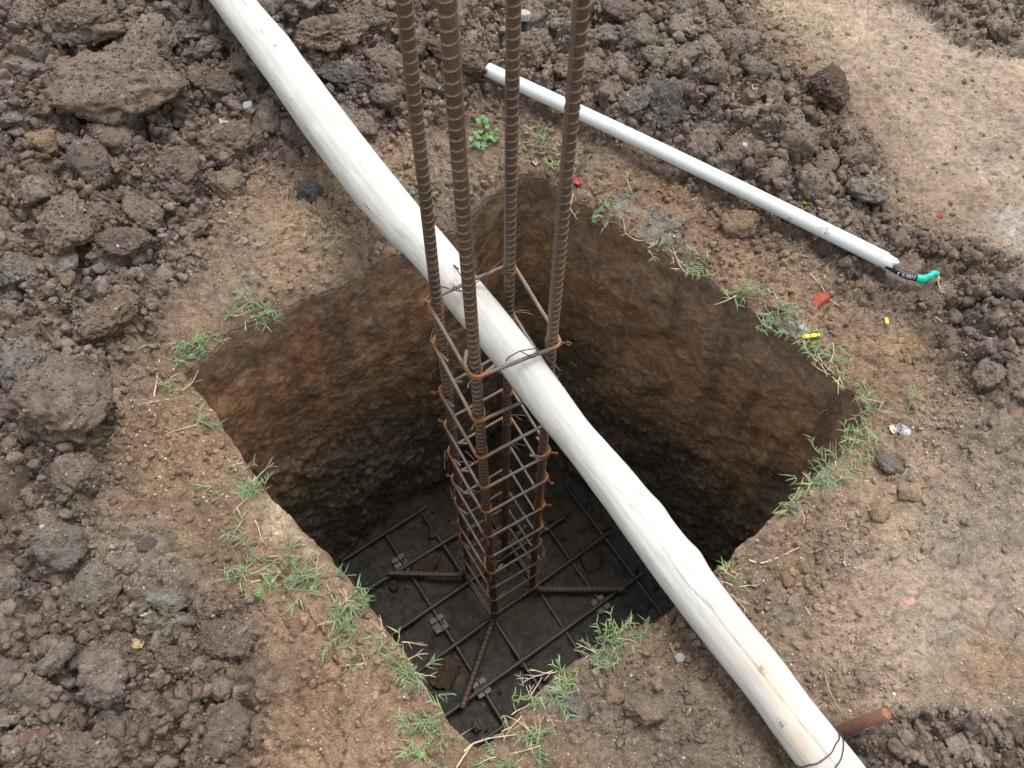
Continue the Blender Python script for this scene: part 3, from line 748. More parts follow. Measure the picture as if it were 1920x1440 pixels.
for i in range(5000):
    x, y = cand[i]; r = sizes[k]
    w = cz['heap'][i] * 1.0 + (1 - cz['heap'][i]) * (.05 if cz['tan'][i] > .5 else .22)
    if r > .018 and cz['heap'][i] < .7: continue
    if RNG.random() > w or cp[i] < r + .02 or keep_out(x, y, r)[0]: continue
    p = pix((x, y, .03))
    if not (-40 < p[0] < 1960 and -40 < p[1] < 1480): continue
    d = np.hypot(PL[:, 0] - x, PL[:, 1] - y)
    if (d < (PL[:, 2] + r) * .78).any(): continue
    PL = np.vstack([PL, (x, y, r)])
    tone_f = RNG.uniform(.85, 1.28); col = cc[i] * tone_f; gm = RNG.uniform(0, .6) * cz['heap'][i]; col = col + (np.array([.205, .185, .165]) - col) * gm
    o = place_clod(CLODS[int(RNG.integers(16))], x, y, r * RNG.uniform(.9, 1.35), r * RNG.uniform(.75, 1.1), r * RNG.uniform(.8, 1.1), RNG.uniform(0, 6.28), col, RNG.uniform(.36, .54),
                   (RNG.uniform(-.7, .7), RNG.uniform(-.7, .7)))
    where, grp = region(*p)
    size = 'egg sized' if r > .021 else 'walnut sized'
    lum = float(np.mean(col)) / .13
    tone = 'light' if lum > 1.12 else 'dark' if lum < .85 else 'mid'
    AUTO.append((o, p, size, {'light': 'light brown', 'dark': 'dark brown', 'mid': 'brown'}[tone], where, grp))
    k += 1
    if k >= 215: break
MARKS = [(d_[0], d_[1], 'the ' + d_[6]) for d_ in HERO] + [(465, 200, 'the small pale blue grey stone'), (905, 262, 'the green weed plant'), (1530, 566, 'the red brick shard'), (1740, 518, 'the green taped cable end'),
         (1620, 1350, 'the rusty steel stake'), (260, 1208, 'the curled dry leaf'), (1300, 290, 'the middle of the white pipe'), (1510, 385, 'the tiny yellow tipped stick')]
def short(t):                             # a landmark named in at most seven words
    for cut in (' in the ', ' with ', ' at the ', ' lying ', ' just ', ' left of ', ' right of ', ' over ', ' seen ', ' by the ', ' pressed ', ' tucked ', ' below the ', ' cut ', ' near ', ' beside ', ' under ', ' between ', ' leaning ', ' where ', ' among ', ' on the ', ' above ', ' close ', ' overhanging '):
        q_ = t.find(cut)
        if q_ > 0: t = t[:q_]
    return t
_names = {}
for a_ in MARKS: _names.setdefault(short(a_[2]), []).append(a_)
MARKS = [(a_[0], a_[1], k_) for k_, v_ in _names.items() if len(v_) == 1 for a_ in v_]
seen_labels = set()
for o, p, size, tone, where, grp in AUTO:
    order = sorted(MARKS, key=lambda a_: math.hypot(a_[0] - p[0], a_[1] - p[1]))
    lab = None
    for a_ in order[:7]:
        dx, dy = p[0] - a_[0], p[1] - a_[1]; dist = math.hypot(dx, dy)
        far = 'close' if dist < 110 else 'some way' if dist < 260 else 'well'
        if abs(dx) > 2 * abs(dy): dr_ = 'left of' if dx < 0 else 'right of'
        elif abs(dy) > 2 * abs(dx): dr_ = 'above' if dy < 0 else 'below'
        else: dr_ = ('upper ' if dy < 0 else 'lower ') + ('left of' if dx < 0 else 'right of')
        c_ = f"{size} {tone} lump of earth {far} {dr_} {a_[2]}"
        if c_ not in seen_labels and len(c_.split()) <= 16: lab = c_; break
    if lab is None: lab = f"{size} {tone} lump of earth {where}"
    seen_labels.add(lab)
    tag(o, lab, 'earth clod', f"{size} {grp}")

# crumbs: uncountable loose earth, one object, instanced by geometry nodes
CR = bpy.data.collections.new('earth_crumb_shapes')
for i in range(9):
    me = clod_mesh('earth_crumb', 700 + i, 3, 7 + i % 4, .75, 1.15, M_CRUMB, 32.0)
    CR.objects.link(bpy.data.objects.new('earth_crumb', me))
GRAIN = bpy.data.collections.new('sand_grain_shapes')
for i in range(3):
    GRAIN.objects.link(bpy.data.objects.new('sand_grain', clod_mesh('sand_grain', 800 + i, 2, 6 + i, .8, .4, M_CRUMB, 32.0)))
def gn_scatter(name, pts, rot, scl, idx, col, shapes=None):
    me = bpy.data.meshes.new(name)
    me.vertices.add(len(pts)); me.vertices.foreach_set('co', np.asarray(pts, np.float32).ravel())
    for k_, a, t in (('rot', rot, 'FLOAT_VECTOR'), ('scl', scl, 'FLOAT_VECTOR')):
        at = me.attributes.new(k_, t, 'POINT'); at.data.foreach_set('vector', np.asarray(a, np.float32).ravel())
    at = me.attributes.new('idx', 'INT', 'POINT'); at.data.foreach_set('value', np.asarray(idx, np.int32))
    at = me.attributes.new('soil', 'FLOAT_COLOR', 'POINT'); at.data.foreach_set('color', np.c_[col, np.ones(len(col))].astype(np.float32).ravel())
    o = link(bpy.data.objects.new(name, me))
    ng = bpy.data.node_groups.new(name, 'GeometryNodeTree')
    ng.interface.new_socket('Geometry', in_out='INPUT', socket_type='NodeSocketGeometry')
    ng.interface.new_socket('Geometry', in_out='OUTPUT', socket_type='NodeSocketGeometry')
    n, l = ng.nodes, ng.links
    gi, go = n.new('NodeGroupInput'), n.new('NodeGroupOutput')
    ip = n.new('GeometryNodeInstanceOnPoints'); ci = n.new('GeometryNodeCollectionInfo')
    ci.inputs['Collection'].default_value = shapes or CR; ci.inputs['Separate Children'].default_value = True; ci.inputs['Reset Children'].default_value = True
    def na(nm, t):
        x = n.new('GeometryNodeInputNamedAttribute'); x.data_type = t; x.inputs['Name'].default_value = nm
        return x.outputs['Attribute']
    l.new(gi.outputs[0], ip.inputs['Points']); l.new(ci.outputs[0], ip.inputs['Instance']); ip.inputs['Pick Instance'].default_value = True
    l.new(na('idx', 'INT'), ip.inputs['Instance Index']); l.new(na('rot', 'FLOAT_VECTOR'), ip.inputs['Rotation']); l.new(na('scl', 'FLOAT_VECTOR'), ip.inputs['Scale'])
    l.new(ip.outputs[0], go.inputs[0])
    md = o.modifiers.new('scatter', 'NODES'); md.node_group = ng
    return o
NC = 190000
cx_, cy_ = RNG.uniform(-1.6, 1.6, NC), RNG.uniform(.05, 2.28, NC)
z0 = zones(cx_, cy_); ps = -poly_sd(cx_, cy_, RIM_S)[0]
clump = .5 + .5 * fbm(cx_ * 7, cy_ * 7, 501, 3)
keep = RNG.random(NC) < np.clip(z0['heap'] * .75 + (1 - z0['heap']) * np.where(z0['tan'] > .5, .12, .5) * clump ** 1.5 * 1.6, 0, 1)
for bx, by, br_ in ((1680, 930, .10), (1150, 1350, .16), (1480, 1100, .12), (1620, 640, .14), (1610, 1285, .09), (1330, 1360, .12)):
    q_ = P(bx, by); keep |= RNG.random(NC) < .75 * np.exp(-((cx_ - q_[0]) ** 2 + (cy_ - q_[1]) ** 2) / br_ ** 2) * clump
keep &= ps > .006
keep &= ~keep_out(cx_, cy_, np.full(NC, -.03))
cx_, cy_ = cx_[keep], cy_[keep]; hp_ = z0['heap'][keep]; tn_ = z0['tan'][keep]; ps = ps[keep]
nn = len(cx_)
rr = np.clip(.0018 * (RNG.pareto(1.75, nn) + 1), .0018, .0105) * (1 + .45 * hp_)
rr *= np.where(hp_ < .5, .8 - .15 * tn_, 1.0); rr = np.minimum(rr, ps * .8 + .002); rr = np.where(keep_out(cx_, cy_, np.full(nn, .004)), np.minimum(rr, .004), rr)
hh = height(cx_, cy_)
bpy.context.view_layer.update()
_dg = bpy.context.evaluated_depsgraph_get()
for i in np.nonzero((hp_ > .3) & (rr < .0075))[0]:                     # crumbs also lie on top of the clods
    ok, loc, *_r = scene.ray_cast(_dg, Vector((cx_[i], cy_[i], 1.4)), Vector((0, 0, -1)))
    if ok and loc.z > hh[i] and rr[i] < .0048 and RNG.random() < .5: hh[i] = loc.z
scl = rr[:, None] * RNG.uniform(.75, 1.3, (nn, 3))
colr = soil_colour(cx_, cy_) * RNG.uniform(.78, 1.28, (nn, 1))
pale = RNG.random(nn) < .012
colr[pale] = np.array([.55, .50, .44]) * RNG.uniform(.7, 1.1, (pale.sum(), 1)); scl[pale] = np.minimum(scl[pale], .004)
grn = RNG.random(nn) < .02
colr[grn] = colr[grn] * .6 + np.array([.28, .18, .11]) * .4
crumbs = gn_scatter('loose_earth_crumbs', np.c_[cx_, cy_, hh + rr * .05], RNG.uniform(0, 6.28, (nn, 3)), scl, RNG.integers(0, 9, nn), np.clip(colr, .02, .7))
tag(crumbs, 'loose crumbs of brown earth strewn over the ground and heaps', 'loose earth', kind='stuff')
# pale sand grains trodden into the ground: a second uncountable scatter
NG = 110000
sx_, sy_ = RNG.uniform(-1.6, 1.6, NG), RNG.uniform(.05, 2.28, NG)
zg = zones(sx_, sy_); cl = sstep(-.35, .75, fbm(sx_ * 6, sy_ * 6, 511, 4))
kp = RNG.random(NG) < (zg['tan'] * .62 + (1 - zg['tan']) * np.where(zg['heap'] > .5, .12, .30) + zg['sand']) * cl
kp &= -poly_sd(sx_, sy_, RIM_S)[0] > .004
sx_, sy_ = sx_[kp], sy_[kp]; n3 = len(sx_)
r3 = np.clip(.0010 * (RNG.pareto(2.8, n3) + 1), .0010, .0028)
hg = height(sx_, sy_)
c3 = np.array([.60, .48, .33]) * RNG.uniform(.65, 1.25, (n3, 1)); wt = RNG.random(n3) < .25; c3[wt] = np.array([.68, .62, .54]) * RNG.uniform(.8, 1.15, (wt.sum(), 1))
grains = gn_scatter('sand_grains', np.c_[sx_, sy_, hg + r3 * .3], RNG.uniform(0, 6.28, (n3, 3)), r3[:, None] * RNG.uniform(.7, 1.3, (n3, 3)), RNG.integers(0, 3, n3), np.clip(c3, .05, .75), GRAIN)
tag(grains, 'pale sand grains scattered over the trodden ground', 'sand', kind='stuff')
# debris on the pit floor
nf = 1500
fxx, fyy = RNG.uniform(-.75, .75, nf), RNG.uniform(.1, 1.5, nf)
s_ = poly_sd(fxx, fyy, RIM_S)[0]; kf = (s_ > -.02) & (RNG.random(nf) < np.clip(1.2 - s_ * 3.2, .12, 1))
fxx, fyy = fxx[kf], fyy[kf]; n2 = len(fxx)
r2 = np.clip(.003 * (RNG.pareto(1.6, n2) + 1), .003, .022)
c2 = np.array([.11, .092, .072]) * RNG.uniform(.7, 1.5, (n2, 1))
cb2 = gn_scatter('fallen_earth_crumbs', np.c_[fxx, fyy, np.full(n2, FLOOR_Z + .004) + r2 * .2], RNG.uniform(0, 6.28, (n2, 3)), r2[:, None] * RNG.uniform(.7, 1.3, (n2, 3)), RNG.integers(0, 9, n2), c2)
tag(cb2, 'crumbs of dark earth fallen on the floor of the pit', 'loose earth', kind='stuff')
for px, py, w, h_, col, lab in ((835, 1262, 74, 60, (.13, .095, .062), "brown flat earth chunk on the pit floor beside the near rusty bar foot"),
                                (800, 1058, 70, 44, (.125, .085, .055), "rusty brown earth chunk on the pit floor left of the column cage"),
                                (1040, 955, 90, 44, (.15, .105, .065), "brown earth chunk on the pit floor behind the column cage"),
                                (840, 1315, 60, 40, (.09, .088, .084), "dark grey flat chunk in the near corner of the pit floor"),
                                (1195, 1128, 60, 70, (.10, .098, .094), "dark cracked clay slab on the pit floor at right"),
                                (1110, 1045, 56, 46, (.115, .088, .064), "brown lump inside a mesh square right of the column cage")):
    p = P(px, py, FLOOR_Z + .01); s = depth(p) / F
    o = bpy.data.objects.new('earth_chunk', clod_mesh('earth_chunk', px, 4, 8, .8, .9, M_CLOD)); o.location = (p[0], p[1], FLOOR_Z + .008)
    o.scale = (w * s / 2, h_ * s / 2 * 1.1, .02); o.color = (*col, 1); o.rotation_euler[2] = random.uniform(0, 1); link(o)
    tag(o, lab, 'earth chunk')

# ------------------------------------------------------------------ ribbed bars
def bar_tube(mb, pts, r, pitch, seg=12, rib=.10, depth_step=4, phase=0, rustf=None):
    """a deformed bar: inclined crescent ribs on two sides and two lengthwise ribs"""
    pts = np.asarray(pts, float)
    s = np.r_[0, np.cumsum(np.linalg.norm(np.diff(pts, axis=0), axis=1))]
    n = max(4, int(s[-1] / pitch * depth_step))
    t = np.linspace(0, s[-1], n)
    C = np.stack([np.interp(t, s, pts[:, i]) for i in range(3)], 1)
    T = np.gradient(C, axis=0); T /= np.linalg.norm(T, axis=1)[:, None]
    for _ in range(3): T[1:-1] = (T[:-2] + T[1:-1] * 2 + T[2:]) / 4
    ref = np.array([0, 0, 1.0]) if abs(T[0][2]) < .9 else np.array([1.0, 0, 0])
    u = np.cross(ref, T[0]); u /= np.linalg.norm(u)
    an_ = np.arange(seg) / seg * 2 * math.pi 
    V = np.empty((n, seg, 3)); A = np.empty((n, seg))
    for i in range(n):
        u = u - T[i] * (u @ T[i]); u /= np.linalg.norm(u)
        w = np.cross(T[i], u)
        sv = np.sin(an_ - phase)
        ph = (t[i] / pitch + .10 * np.cos(an_ - phase)) % 1.0
        cres = np.exp(-((ph - .5) / (.062 if pitch > .01 else .09)) ** 2) * np.clip(1.15 * np.abs(sv) - .05, 0, 1)
        lon = np.exp(-((np.abs(np.cos(an_ - phase)) - 1) / .03) ** 2)
        rad = r * (1 + rib * np.maximum(cres, .75 * lon))
        V[i] = C[i] + rad[:, None] * (np.cos(an_)[:, None] * u + np.sin(an_)[:, None] * w)
        A[i] = np.clip(np.maximum(cres, .35 * lon), 0, 1) * .8
    fs = [(i * seg + k_, i * seg + (k_ + 1) % seg, (i + 1) * seg + (k_ + 1) % seg, (i + 1) * seg + k_) for i in range(n - 1) for k_ in range(seg)]
    fs += [tuple(range(seg))[::-1], tuple((n - 1) * seg + k_ for k_ in range(seg))]
    mb.add(V.reshape(-1, 3), fs, A.ravel())

ZF = FLOOR_Z + .035
BASE = {k_: P(*v, ZF) for k_, v in dict(A=(880, 1080), B=(928, 1152), C=(946, 1034), D=(997, 1107)).items()}
TOPP = dict(A=(757, 0), B=(838, 0), C=(963, 0), D=(1091, 0))
MIDP = dict(A=(816, 540), B=(884, 600), C=(955, 520), D=(1036, 620))
def along(k_, z):                       # axis of a column bar at height z
    b = BASE[k_]; mz = zcol(*MIDP[k_], b); mp_ = P(*MIDP[k_], mz)
    tz = zcol(*TOPP[k_], mp_); tp = P(*TOPP[k_], tz)
    zs = [b[2], mp_[2], tp[2]]
    if z > zs[2]:
        f_ = (z - zs[1]) / (zs[2] - zs[1]); q_ = mp_ + (tp - mp_) * f_
        return np.array([q_[0], q_[1], z])
    return np.array([np.interp(z, zs, [b[0], mp_[0], tp[0]]), np.interp(z, zs, [b[1], mp_[1], tp[1]]), z])
R_BAR = .0098
cage = empty('column_cage', tuple((BASE['A'] + BASE['B'] + BASE['C'] + BASE['D']) / 4))
cage_loc = np.array(cage.location)
tag(cage, 'rusty column cage of four upright ribbed bars tied with square stirrups standing in the pit', 'rebar cage')
def local(mb):
    for i in range(len(mb.v)): mb.v[i] = mb.v[i] - cage_loc
    return mb
FEET = dict(A=(727, 1074), D=(1170, 1105), B=(866, 1328), C=(985, 985))
for i, k_ in enumerate('ABCD'):
    z_f = FLOOR_Z + .034 + .012 * (k_ in 'AD')
    mb = MB()
    foot = P(*FEET[k_], z_f)
    b = along(k_, ZF + .06)
    kn = [along(k_, z) for z in np.linspace(1.25, ZF + .06, 60)]
    c0 = along(k_, ZF); dr = foot - np.array([c0[0], c0[1], z_f]); dr /= np.linalg.norm(dr)
    for a_ in np.linspace(.15, 1, 7):
        th_ = a_ * math.pi / 2
        kn.append(np.array([c0[0], c0[1], 0]) + np.array([dr[0], dr[1], 0]) * .045 * (1 - math.cos(th_)) + np.array([0, 0, z_f + .045 * (1 - math.sin(th_)) + .012 * (1 - a_)]))
    kn.append(foot)
    bar_tube(mb, kn, R_BAR, .0172, 18, .17, 14, phase=(1.0, 1.75, 1.25, .85)[i])
    local(mb).build('upright_bar', M_BAR, cage)

# stirrups
lev_top = dict(A=.193, B=.186, C=.176, D=.150)
zs_B = [.186, .020, -.150, -.312, -.465, -.640, -.800, -.955, -1.095, -1.245, -1.395]
stir = []
R_ST = .0039
for i, zb in enumerate(zs_B):
    if i == 0: zz = dict(lev_top)
    else:
        tl = random.uniform(-.018, .018); t2 = random.uniform(-.015, .015)
        zz = dict(A=zb + .012 + tl, B=zb, C=zb + .004 + tl + t2, D=zb - .012 + t2)
        if i == 1: zz['A'] = .055
    stir.append(zz)
    cor = {k_: along(k_, zz[k_]) for k_ in 'ABCD'}
    ctr = sum(cor.values()) / 4
    e = {}
    ab = cor['B'] - cor['A']; ab /= np.linalg.norm(ab); bd = cor['D'] - cor['B']; bd /= np.linalg.norm(bd)
    oo = R_BAR + R_ST + .0015
    e['A'] = cor['A'] - ab * oo - bd * oo; e['B'] = cor['B'] + ab * oo - bd * oo
    e['D'] = cor['D'] + ab * oo + bd * oo; e['C'] = cor['C'] - ab * oo + bd * oo
    start = ('B', 'A', 'A', 'D', 'A', 'A', 'A', 'B', 'A', 'B', 'D')[i]
    ring = 'BDCA'; o_ = ring.index(start); ring = ring[o_:] + ring[:o_]
    br = .016
    pts, wear = [], []
    def corner(prev, c, nxt):
        d1 = (prev - c) / np.linalg.norm(prev - c); d2 = (nxt - c) / np.linalg.norm(nxt - c)
        a_, b2 = c + d1 * br, c + d2 * br
        return [(1 - t_) ** 2 * a_ + 2 * (1 - t_) * t_ * c + t_ ** 2 * b2 for t_ in np.linspace(0, 1, 7)]
    c0, c1, c3 = e[ring[0]], e[ring[1]], e[ring[3]]
    inward = (ctr - c0); inward /= np.linalg.norm(inward)
    upz = np.array([0, 0, .0095])
    d_in1 = (c3 - c0) / np.linalg.norm(c3 - c0); d_in2 = (c1 - c0) / np.linalg.norm(c1 - c0)
    def hooked(first):                    # hook wraps the bar and its tail points back into the cage
        a_ = corner(c3 if first else c1, c0, c1 if first else c3)
        return a_
    hs_ = hooked(True)
    tail1 = hs_[0] + (d_in1 * .75 + d_in2 * .35) * .048
    pts = [tail1 + upz, hs_[0] + d_in1 * .012 + upz] + [h_ + upz * (1 - j / 7) for j, h_ in enumerate(hs_)]
    wear = [.0, .3] + [1] * len(hs_)
    for j in (1, 2, 3):
        cc_ = corner(e[ring[j - 1]], e[ring[j]], e[ring[(j + 1) % 4]])
        m0, m1 = pts[-1], cc_[0]
        for f_ in np.linspace(.12, .88, 6): pts.append(m0 + (m1 - m0) * f_ + np.array([0, 0, random.uniform(-.0012, .0012)])); wear.append(.22 if f_ < .2 or f_ > .8 else 0)
        pts += cc_; wear += [.95] * len(cc_)
    he = corner(c3, c0, c1)
    m0, m1 = pts[-1], he[0]
    for f_ in np.linspace(.12, .88, 6): pts.append(m0 + (m1 - m0) * f_); wear.append(.22 if f_ < .2 or f_ > .8 else 0)
    pts += [h_ - upz * .5 * (j / 7) for j, h_ in enumerate(he)]; wear += [1] * len(he)
    tail2 = he[-1] + (d_in2 * .85 + d_in1 * .25) * .045
    pts += [tail2 - upz * .3]; wear += [.0]
    pts = np.array(pts)
    s = np.r_[0, np.cumsum(np.linalg.norm(np.diff(pts, axis=0), axis=1))]
    t = np.arange(0, s[-1], .0028)
    pp = np.stack([np.interp(t, s, pts[:, j]) for j in range(3)], 1); ww = np.interp(t, s, wear)
    mb = MB(); mb.tube(pp, R_ST * (1 + .075 * np.cos(t / .0085 * 6.283)), 8, a=np.clip(ww * .85 + .12 * np.cos(t / .0085 * 6.283), 0, 1))
    local(mb).build('stirrup', M_TIE_STEEL, cage)

# binding wire at each crossing
for i, zz in enumerate(stir):
    for k_ in 'ABCD':
        c = along(k_, zz[k_]); mb = MB()
        od = c - sum(along(j, zz[k_]) for j in 'ABCD') / 4; od[2] = 0; od /= np.linalg.norm(od)
        sd_ = np.array([-od[1], od[0], 0])
        for w_ in range(3 if i < 4 else 2):
            ti = (random.uniform(-.8, .8), random.uniform(-.8, .8)); dz = random.uniform(-.006, .012)
            a_ = np.linspace(0, 2 * math.pi, 22, endpoint=False)
            rad = R_BAR + .0022 + (.006 * np.clip(np.cos(a_), 0, 1) ** 2)
            loop = c + rad[:, None] * (np.cos(a_)[:, None] * od + np.sin(a_)[:, None] * sd_)
            loop[:, 2] += dz + .009 * (ti[0] * np.cos(a_) + ti[1] * np.sin(a_))
            mb.tube(loop, .0010, 6, closed=True, a=0)
        t0 = c + od * (R_BAR + .008)
        side = sd_ * random.choice((-1, 1))
        L_ = random.uniform(.012, .03)
        tip = t0 + od * .008 + side * L_ * .3 + np.array([0, 0, -.006])
        tw = np.linspace(0, 1, 16)
        for ph in (0, math.pi):
            mb.tube(t0 + (tip - t0) * tw[:, None] + .0011 * np.stack([np.cos(tw * 14 + ph), np.sin(tw * 14 + ph), 0 * tw], 1), .0009, 5, a=.2)
        if random.random() < .55:          # eye of the twisting hook
            a_ = np.linspace(0, 2 * math.pi, 14, endpoint=False); ax = np.cross(od, side); ax /= np.linalg.norm(ax)
            mb.tube(tip + od * .005 + .0048 * (np.cos(a_)[:, None] * od + np.sin(a_)[:, None] * ax), .0010, 6, closed=True, a=.5)
        else:
            for _ in range(2):
                e2 = tip + side * random.uniform(.02, .05) + od * random.uniform(-.02, .02) + np.array([0, 0, random.uniform(-.01, .012)])
                mb.tube([tip, (tip + e2) / 2 + np.array([0, 0, .004]), e2], .0008, 5, a=.7)
        local(mb).build('tie_wire', M_WIRE, cage)

# ------------------------------------------------------------------ reinforcement mat on the pit floor
zl, zu = FLOOR_Z + .012, FLOOR_Z + .026
mat_root = empty('reinforcement_mat', (BASE['B'][0], BASE['B'][1], FLOOR_Z))
tag(mat_root, 'grid of dark ribbed steel bars lying on the pit floor under the column cage', 'rebar mat')
mo = np.array(mat_root.location)
LOW = [((600, 975), (700, 1165)), ((712, 985), (952, 1368)), ((782, 948), (1022, 1305)), ((940, 1000), (1140, 1305)), ((1000, 950), (1200, 1230)), ((1090, 950), (1262, 1180)), ((900, 900), (930, 960))]
UPR = [((640, 1053), (800, 950)), ((668, 1118), (900, 975)), ((720, 1200), (1060, 968)), ((780, 1262), (1144, 997)), ((815, 1356), (1206, 1074)), ((900, 1392), (1262, 1140))]
for i, ((a_, b_), z) in enumerate([(l_, zl) for l_ in LOW[:6]] + [(u_, zu) for u_ in UPR]):
    p0, p1 = P(*a_, z), P(*b_, z)
    d = p1 - p0
    if i < 6:                              # run each bar nearly to both walls
        p0 = p0 - d / np.linalg.norm(d) * .10; p1 = p1 + d / np.linalg.norm(d) * .05
    for _ in range(60):
        if poly_sd(np.array([p0[0]]), np.array([p0[1]]), RIM_S)[0][0] > .0: break
        p0 = p0 + d * .01
    for _ in range(60):
        if poly_sd(np.array([p1[0]]), np.array([p1[1]]), RIM_S)[0][0] > .0: break
        p1 = p1 - d * .01
    mid = (p0 + p1) / 2 + np.array([random.uniform(-.003, .003), random.uniform(-.003, .003), .001])
    mb = MB(); bar_tube(mb, [p0 - mo, (p0 + mid) / 2 - mo, mid - mo, (p1 + mid) / 2 - mo, p1 - mo], .0073, .0095, 10, .16, 4, phase=i)
    mb.build('mat_bar', M_MAT, mat_root)

# concrete cover blocks under the mat
M_CONC = plain('grey_concrete_block', (.24, .23, .215), .9, .25, 120, .2, .002)
M_SLOT = plain('block_groove', (.13, .125, .12), .9, .2, 120, .2)
def cover_block(px, py, label, tilt):
    p = P(px, py, FLOOR_Z + .012)
    t = empty('cover_block', (p[0], p[1], FLOOR_Z + .004)); t.rotation_euler[2] = math.radians(tilt); t.scale = (.86, .86, 1)
    tag(t, label, 'concrete spacer', 'concrete cover blocks under the mat')
    for sx in (-1, 1):
        for sy in (-1, 1):
            mb = MB(); mb.box((sx * .0215, sy * .0155, .011), (.021, .026, .024))
            o = mb.build('lug', M_CONC, t, smooth=False)
            bv = o.modifiers.new('bevel', 'BEVEL'); bv.width = .002; bv.segments = 2
    mb = MB(); mb.box((0, 0, .003), (.064, .057, .006)); mb.build('plate', M_CONC, t, smooth=False)
for px, py, lab, tl in ((752, 1057, "small grey concrete block under the mat bars at the far left of the pit floor", -56),
                        (824, 1171, "small grey concrete block under a mat bar left of the near column bar", -58),
                        (903, 1291, "small grey concrete block nearest the camera under the mat", -57),
                        (1126, 1135, "small grey concrete block under the mat bars at the right of the cage", -53)):
    cover_block(px, py, lab, tl)

# ------------------------------------------------------------------ white pole across the pit
Lp = np.array([(380, -22), (393, 0), (430, 47), (473, 107), (513, 163), (567, 243), (600, 290), (633, 333), (673, 383), (740, 460), (768, 484), (807, 530), (837, 570), (880, 625), (933, 687), (960, 722), (1010, 790), (1074, 868), (1140, 957), (1210, 1058), (1280, 1152), (1357, 1250), (1430, 1343), (1493, 1433), (1560, 1520)], float)
Rp = np.array([(446, -45), (477, 0), (533, 62), (587, 137), (640, 207), (723, 313), (793, 400), (820, 427), (862, 480), (900, 530), (940, 573), (987, 637), (1040, 707), (1107, 797), (1173, 870), (1247, 960), (1280, 1000), (1333, 1070), (1400, 1160), (1470, 1243), (1513, 1307), (1573, 1380), (1620, 1440), (1690, 1520)], float)
Rs = resample(Rp, 600, False)
Ls = resample(Lp, 60, False)
cen, wid = [], []
for l_ in Ls:
    d = np.hypot(*(Rs - l_).T); j = d.argmin()
    cen.append((l_ + Rs[j]) / 2); wid.append(d[j])
cen, wid = np.array(cen), np.array(wid)
wid = np.convolve(np.r_[[wid[0]], wid, [wid[-1]]], np.ones(3) / 3, 'valid')
tt = np.linspace(0, 1, 60)
prog = (cen[:, 1] + 30) / 1550
zlog = np.interp(prog, [0, .2, .35, .445, .55, .8, 1.0], [.165, .145, .130, .112, .098, .068, .055])
axis_p, rad = [], []
for c_, w_, z_ in zip(cen, wid, zlog):
    p = P(*c_, z_); axis_p.append(p); rad.append(w_ * depth(p) / F / 2 * 1.045)
axis_p, rad = np.array(axis_p), np.array(rad)
# carry on beyond the frame at both ends
ext0 = [axis_p[0] + (axis_p[0] - axis_p[4]) / 4 * k_ for k_ in (14, 9, 5, 2)]; ext1 = [axis_p[-1] + (axis_p[-1] - axis_p[-5]) / 4 * k_ for k_ in (2, 4, 6)]
axis_p = np.vstack([ext0, axis_p, ext1]); rad = np.r_[[rad[0]] * 4, rad, [rad[-1]] * 3]
s = np.r_[0, np.cumsum(np.linalg.norm(np.diff(axis_p, axis=0), axis=1))]
nl, seg = 560, 120
t = np.linspace(0, s[-1], nl)
C = np.stack([np.interp(t, s, axis_p[:, i]) for i in range(3)], 1)
for _ in range(4): C[1:-1] = (C[:-2] + C[1:-1] * 2 + C[2:]) / 4
Rr = np.interp(t, s, rad)
T = np.gradient(C, axis=0); T /= np.linalg.norm(T, axis=1)[:, None]
E1 = CAM - C; E1 -= T * (E1 * T).sum(1)[:, None]; E1 /= np.linalg.norm(E1, axis=1)[:, None]       # upward-facing side
E2 = np.cross(T, E1)
phi = np.linspace(-math.pi, math.pi, seg, endpoint=False)
TT, PH = np.meshgrid(t, phi, indexing='ij')
rn = 1 + .012 * fbm(TT * 14, np.cos(PH) * 2, 606, 3) + .026 * fbm(TT * 5, np.cos(PH) * 1.3 + 5, 601, 3) + .02 * fbm(TT * 4, np.sin(PH) * 1.3 + 9, 611, 3) + .006 * fbm(TT * 30, PH * 3, 621, 2)
ypix = np.array([pix(c_)[1] for c_ in C])
sideL = -1 if pix(C[200] + E2[200] * .03)[0] > pix(C[200])[0] else 1      # sign so that +side is picture right
crk_c = -sideL * (.05 + .14 * fbm(t * 6, t * 0, 631, 3) + .10 * np.sin(t * 5))
crk_on = sstep(1010, 1070, ypix) * (1 - .0 * ypix)
crk_on2 = sstep(740, 800, ypix) * sstep(1010, 960, ypix) * .5
dphi = np.abs(PH - crk_c[:, None])
crack = np.exp(-(dphi / .026) ** 2) * np.clip(crk_on + .0, 0, 1)[:, None] * (.75 + .25 * fbm(TT * 40, TT * 0, 641, 2))
dphi2 = np.abs(PH + sideL * .55 - .1 * fbm(t * 7, t * 0, 651, 2)[:, None])
crack2 = np.exp(-(dphi2 / .025) ** 2) * crk_on2[:, None] * sstep(.0, .3, fbm(TT * 9, TT * 0, 661, 2)) * .25
crack = np.clip(crack + crack2, 0, 1)
RRm = Rr[:, None] * rn - .0016 * crack
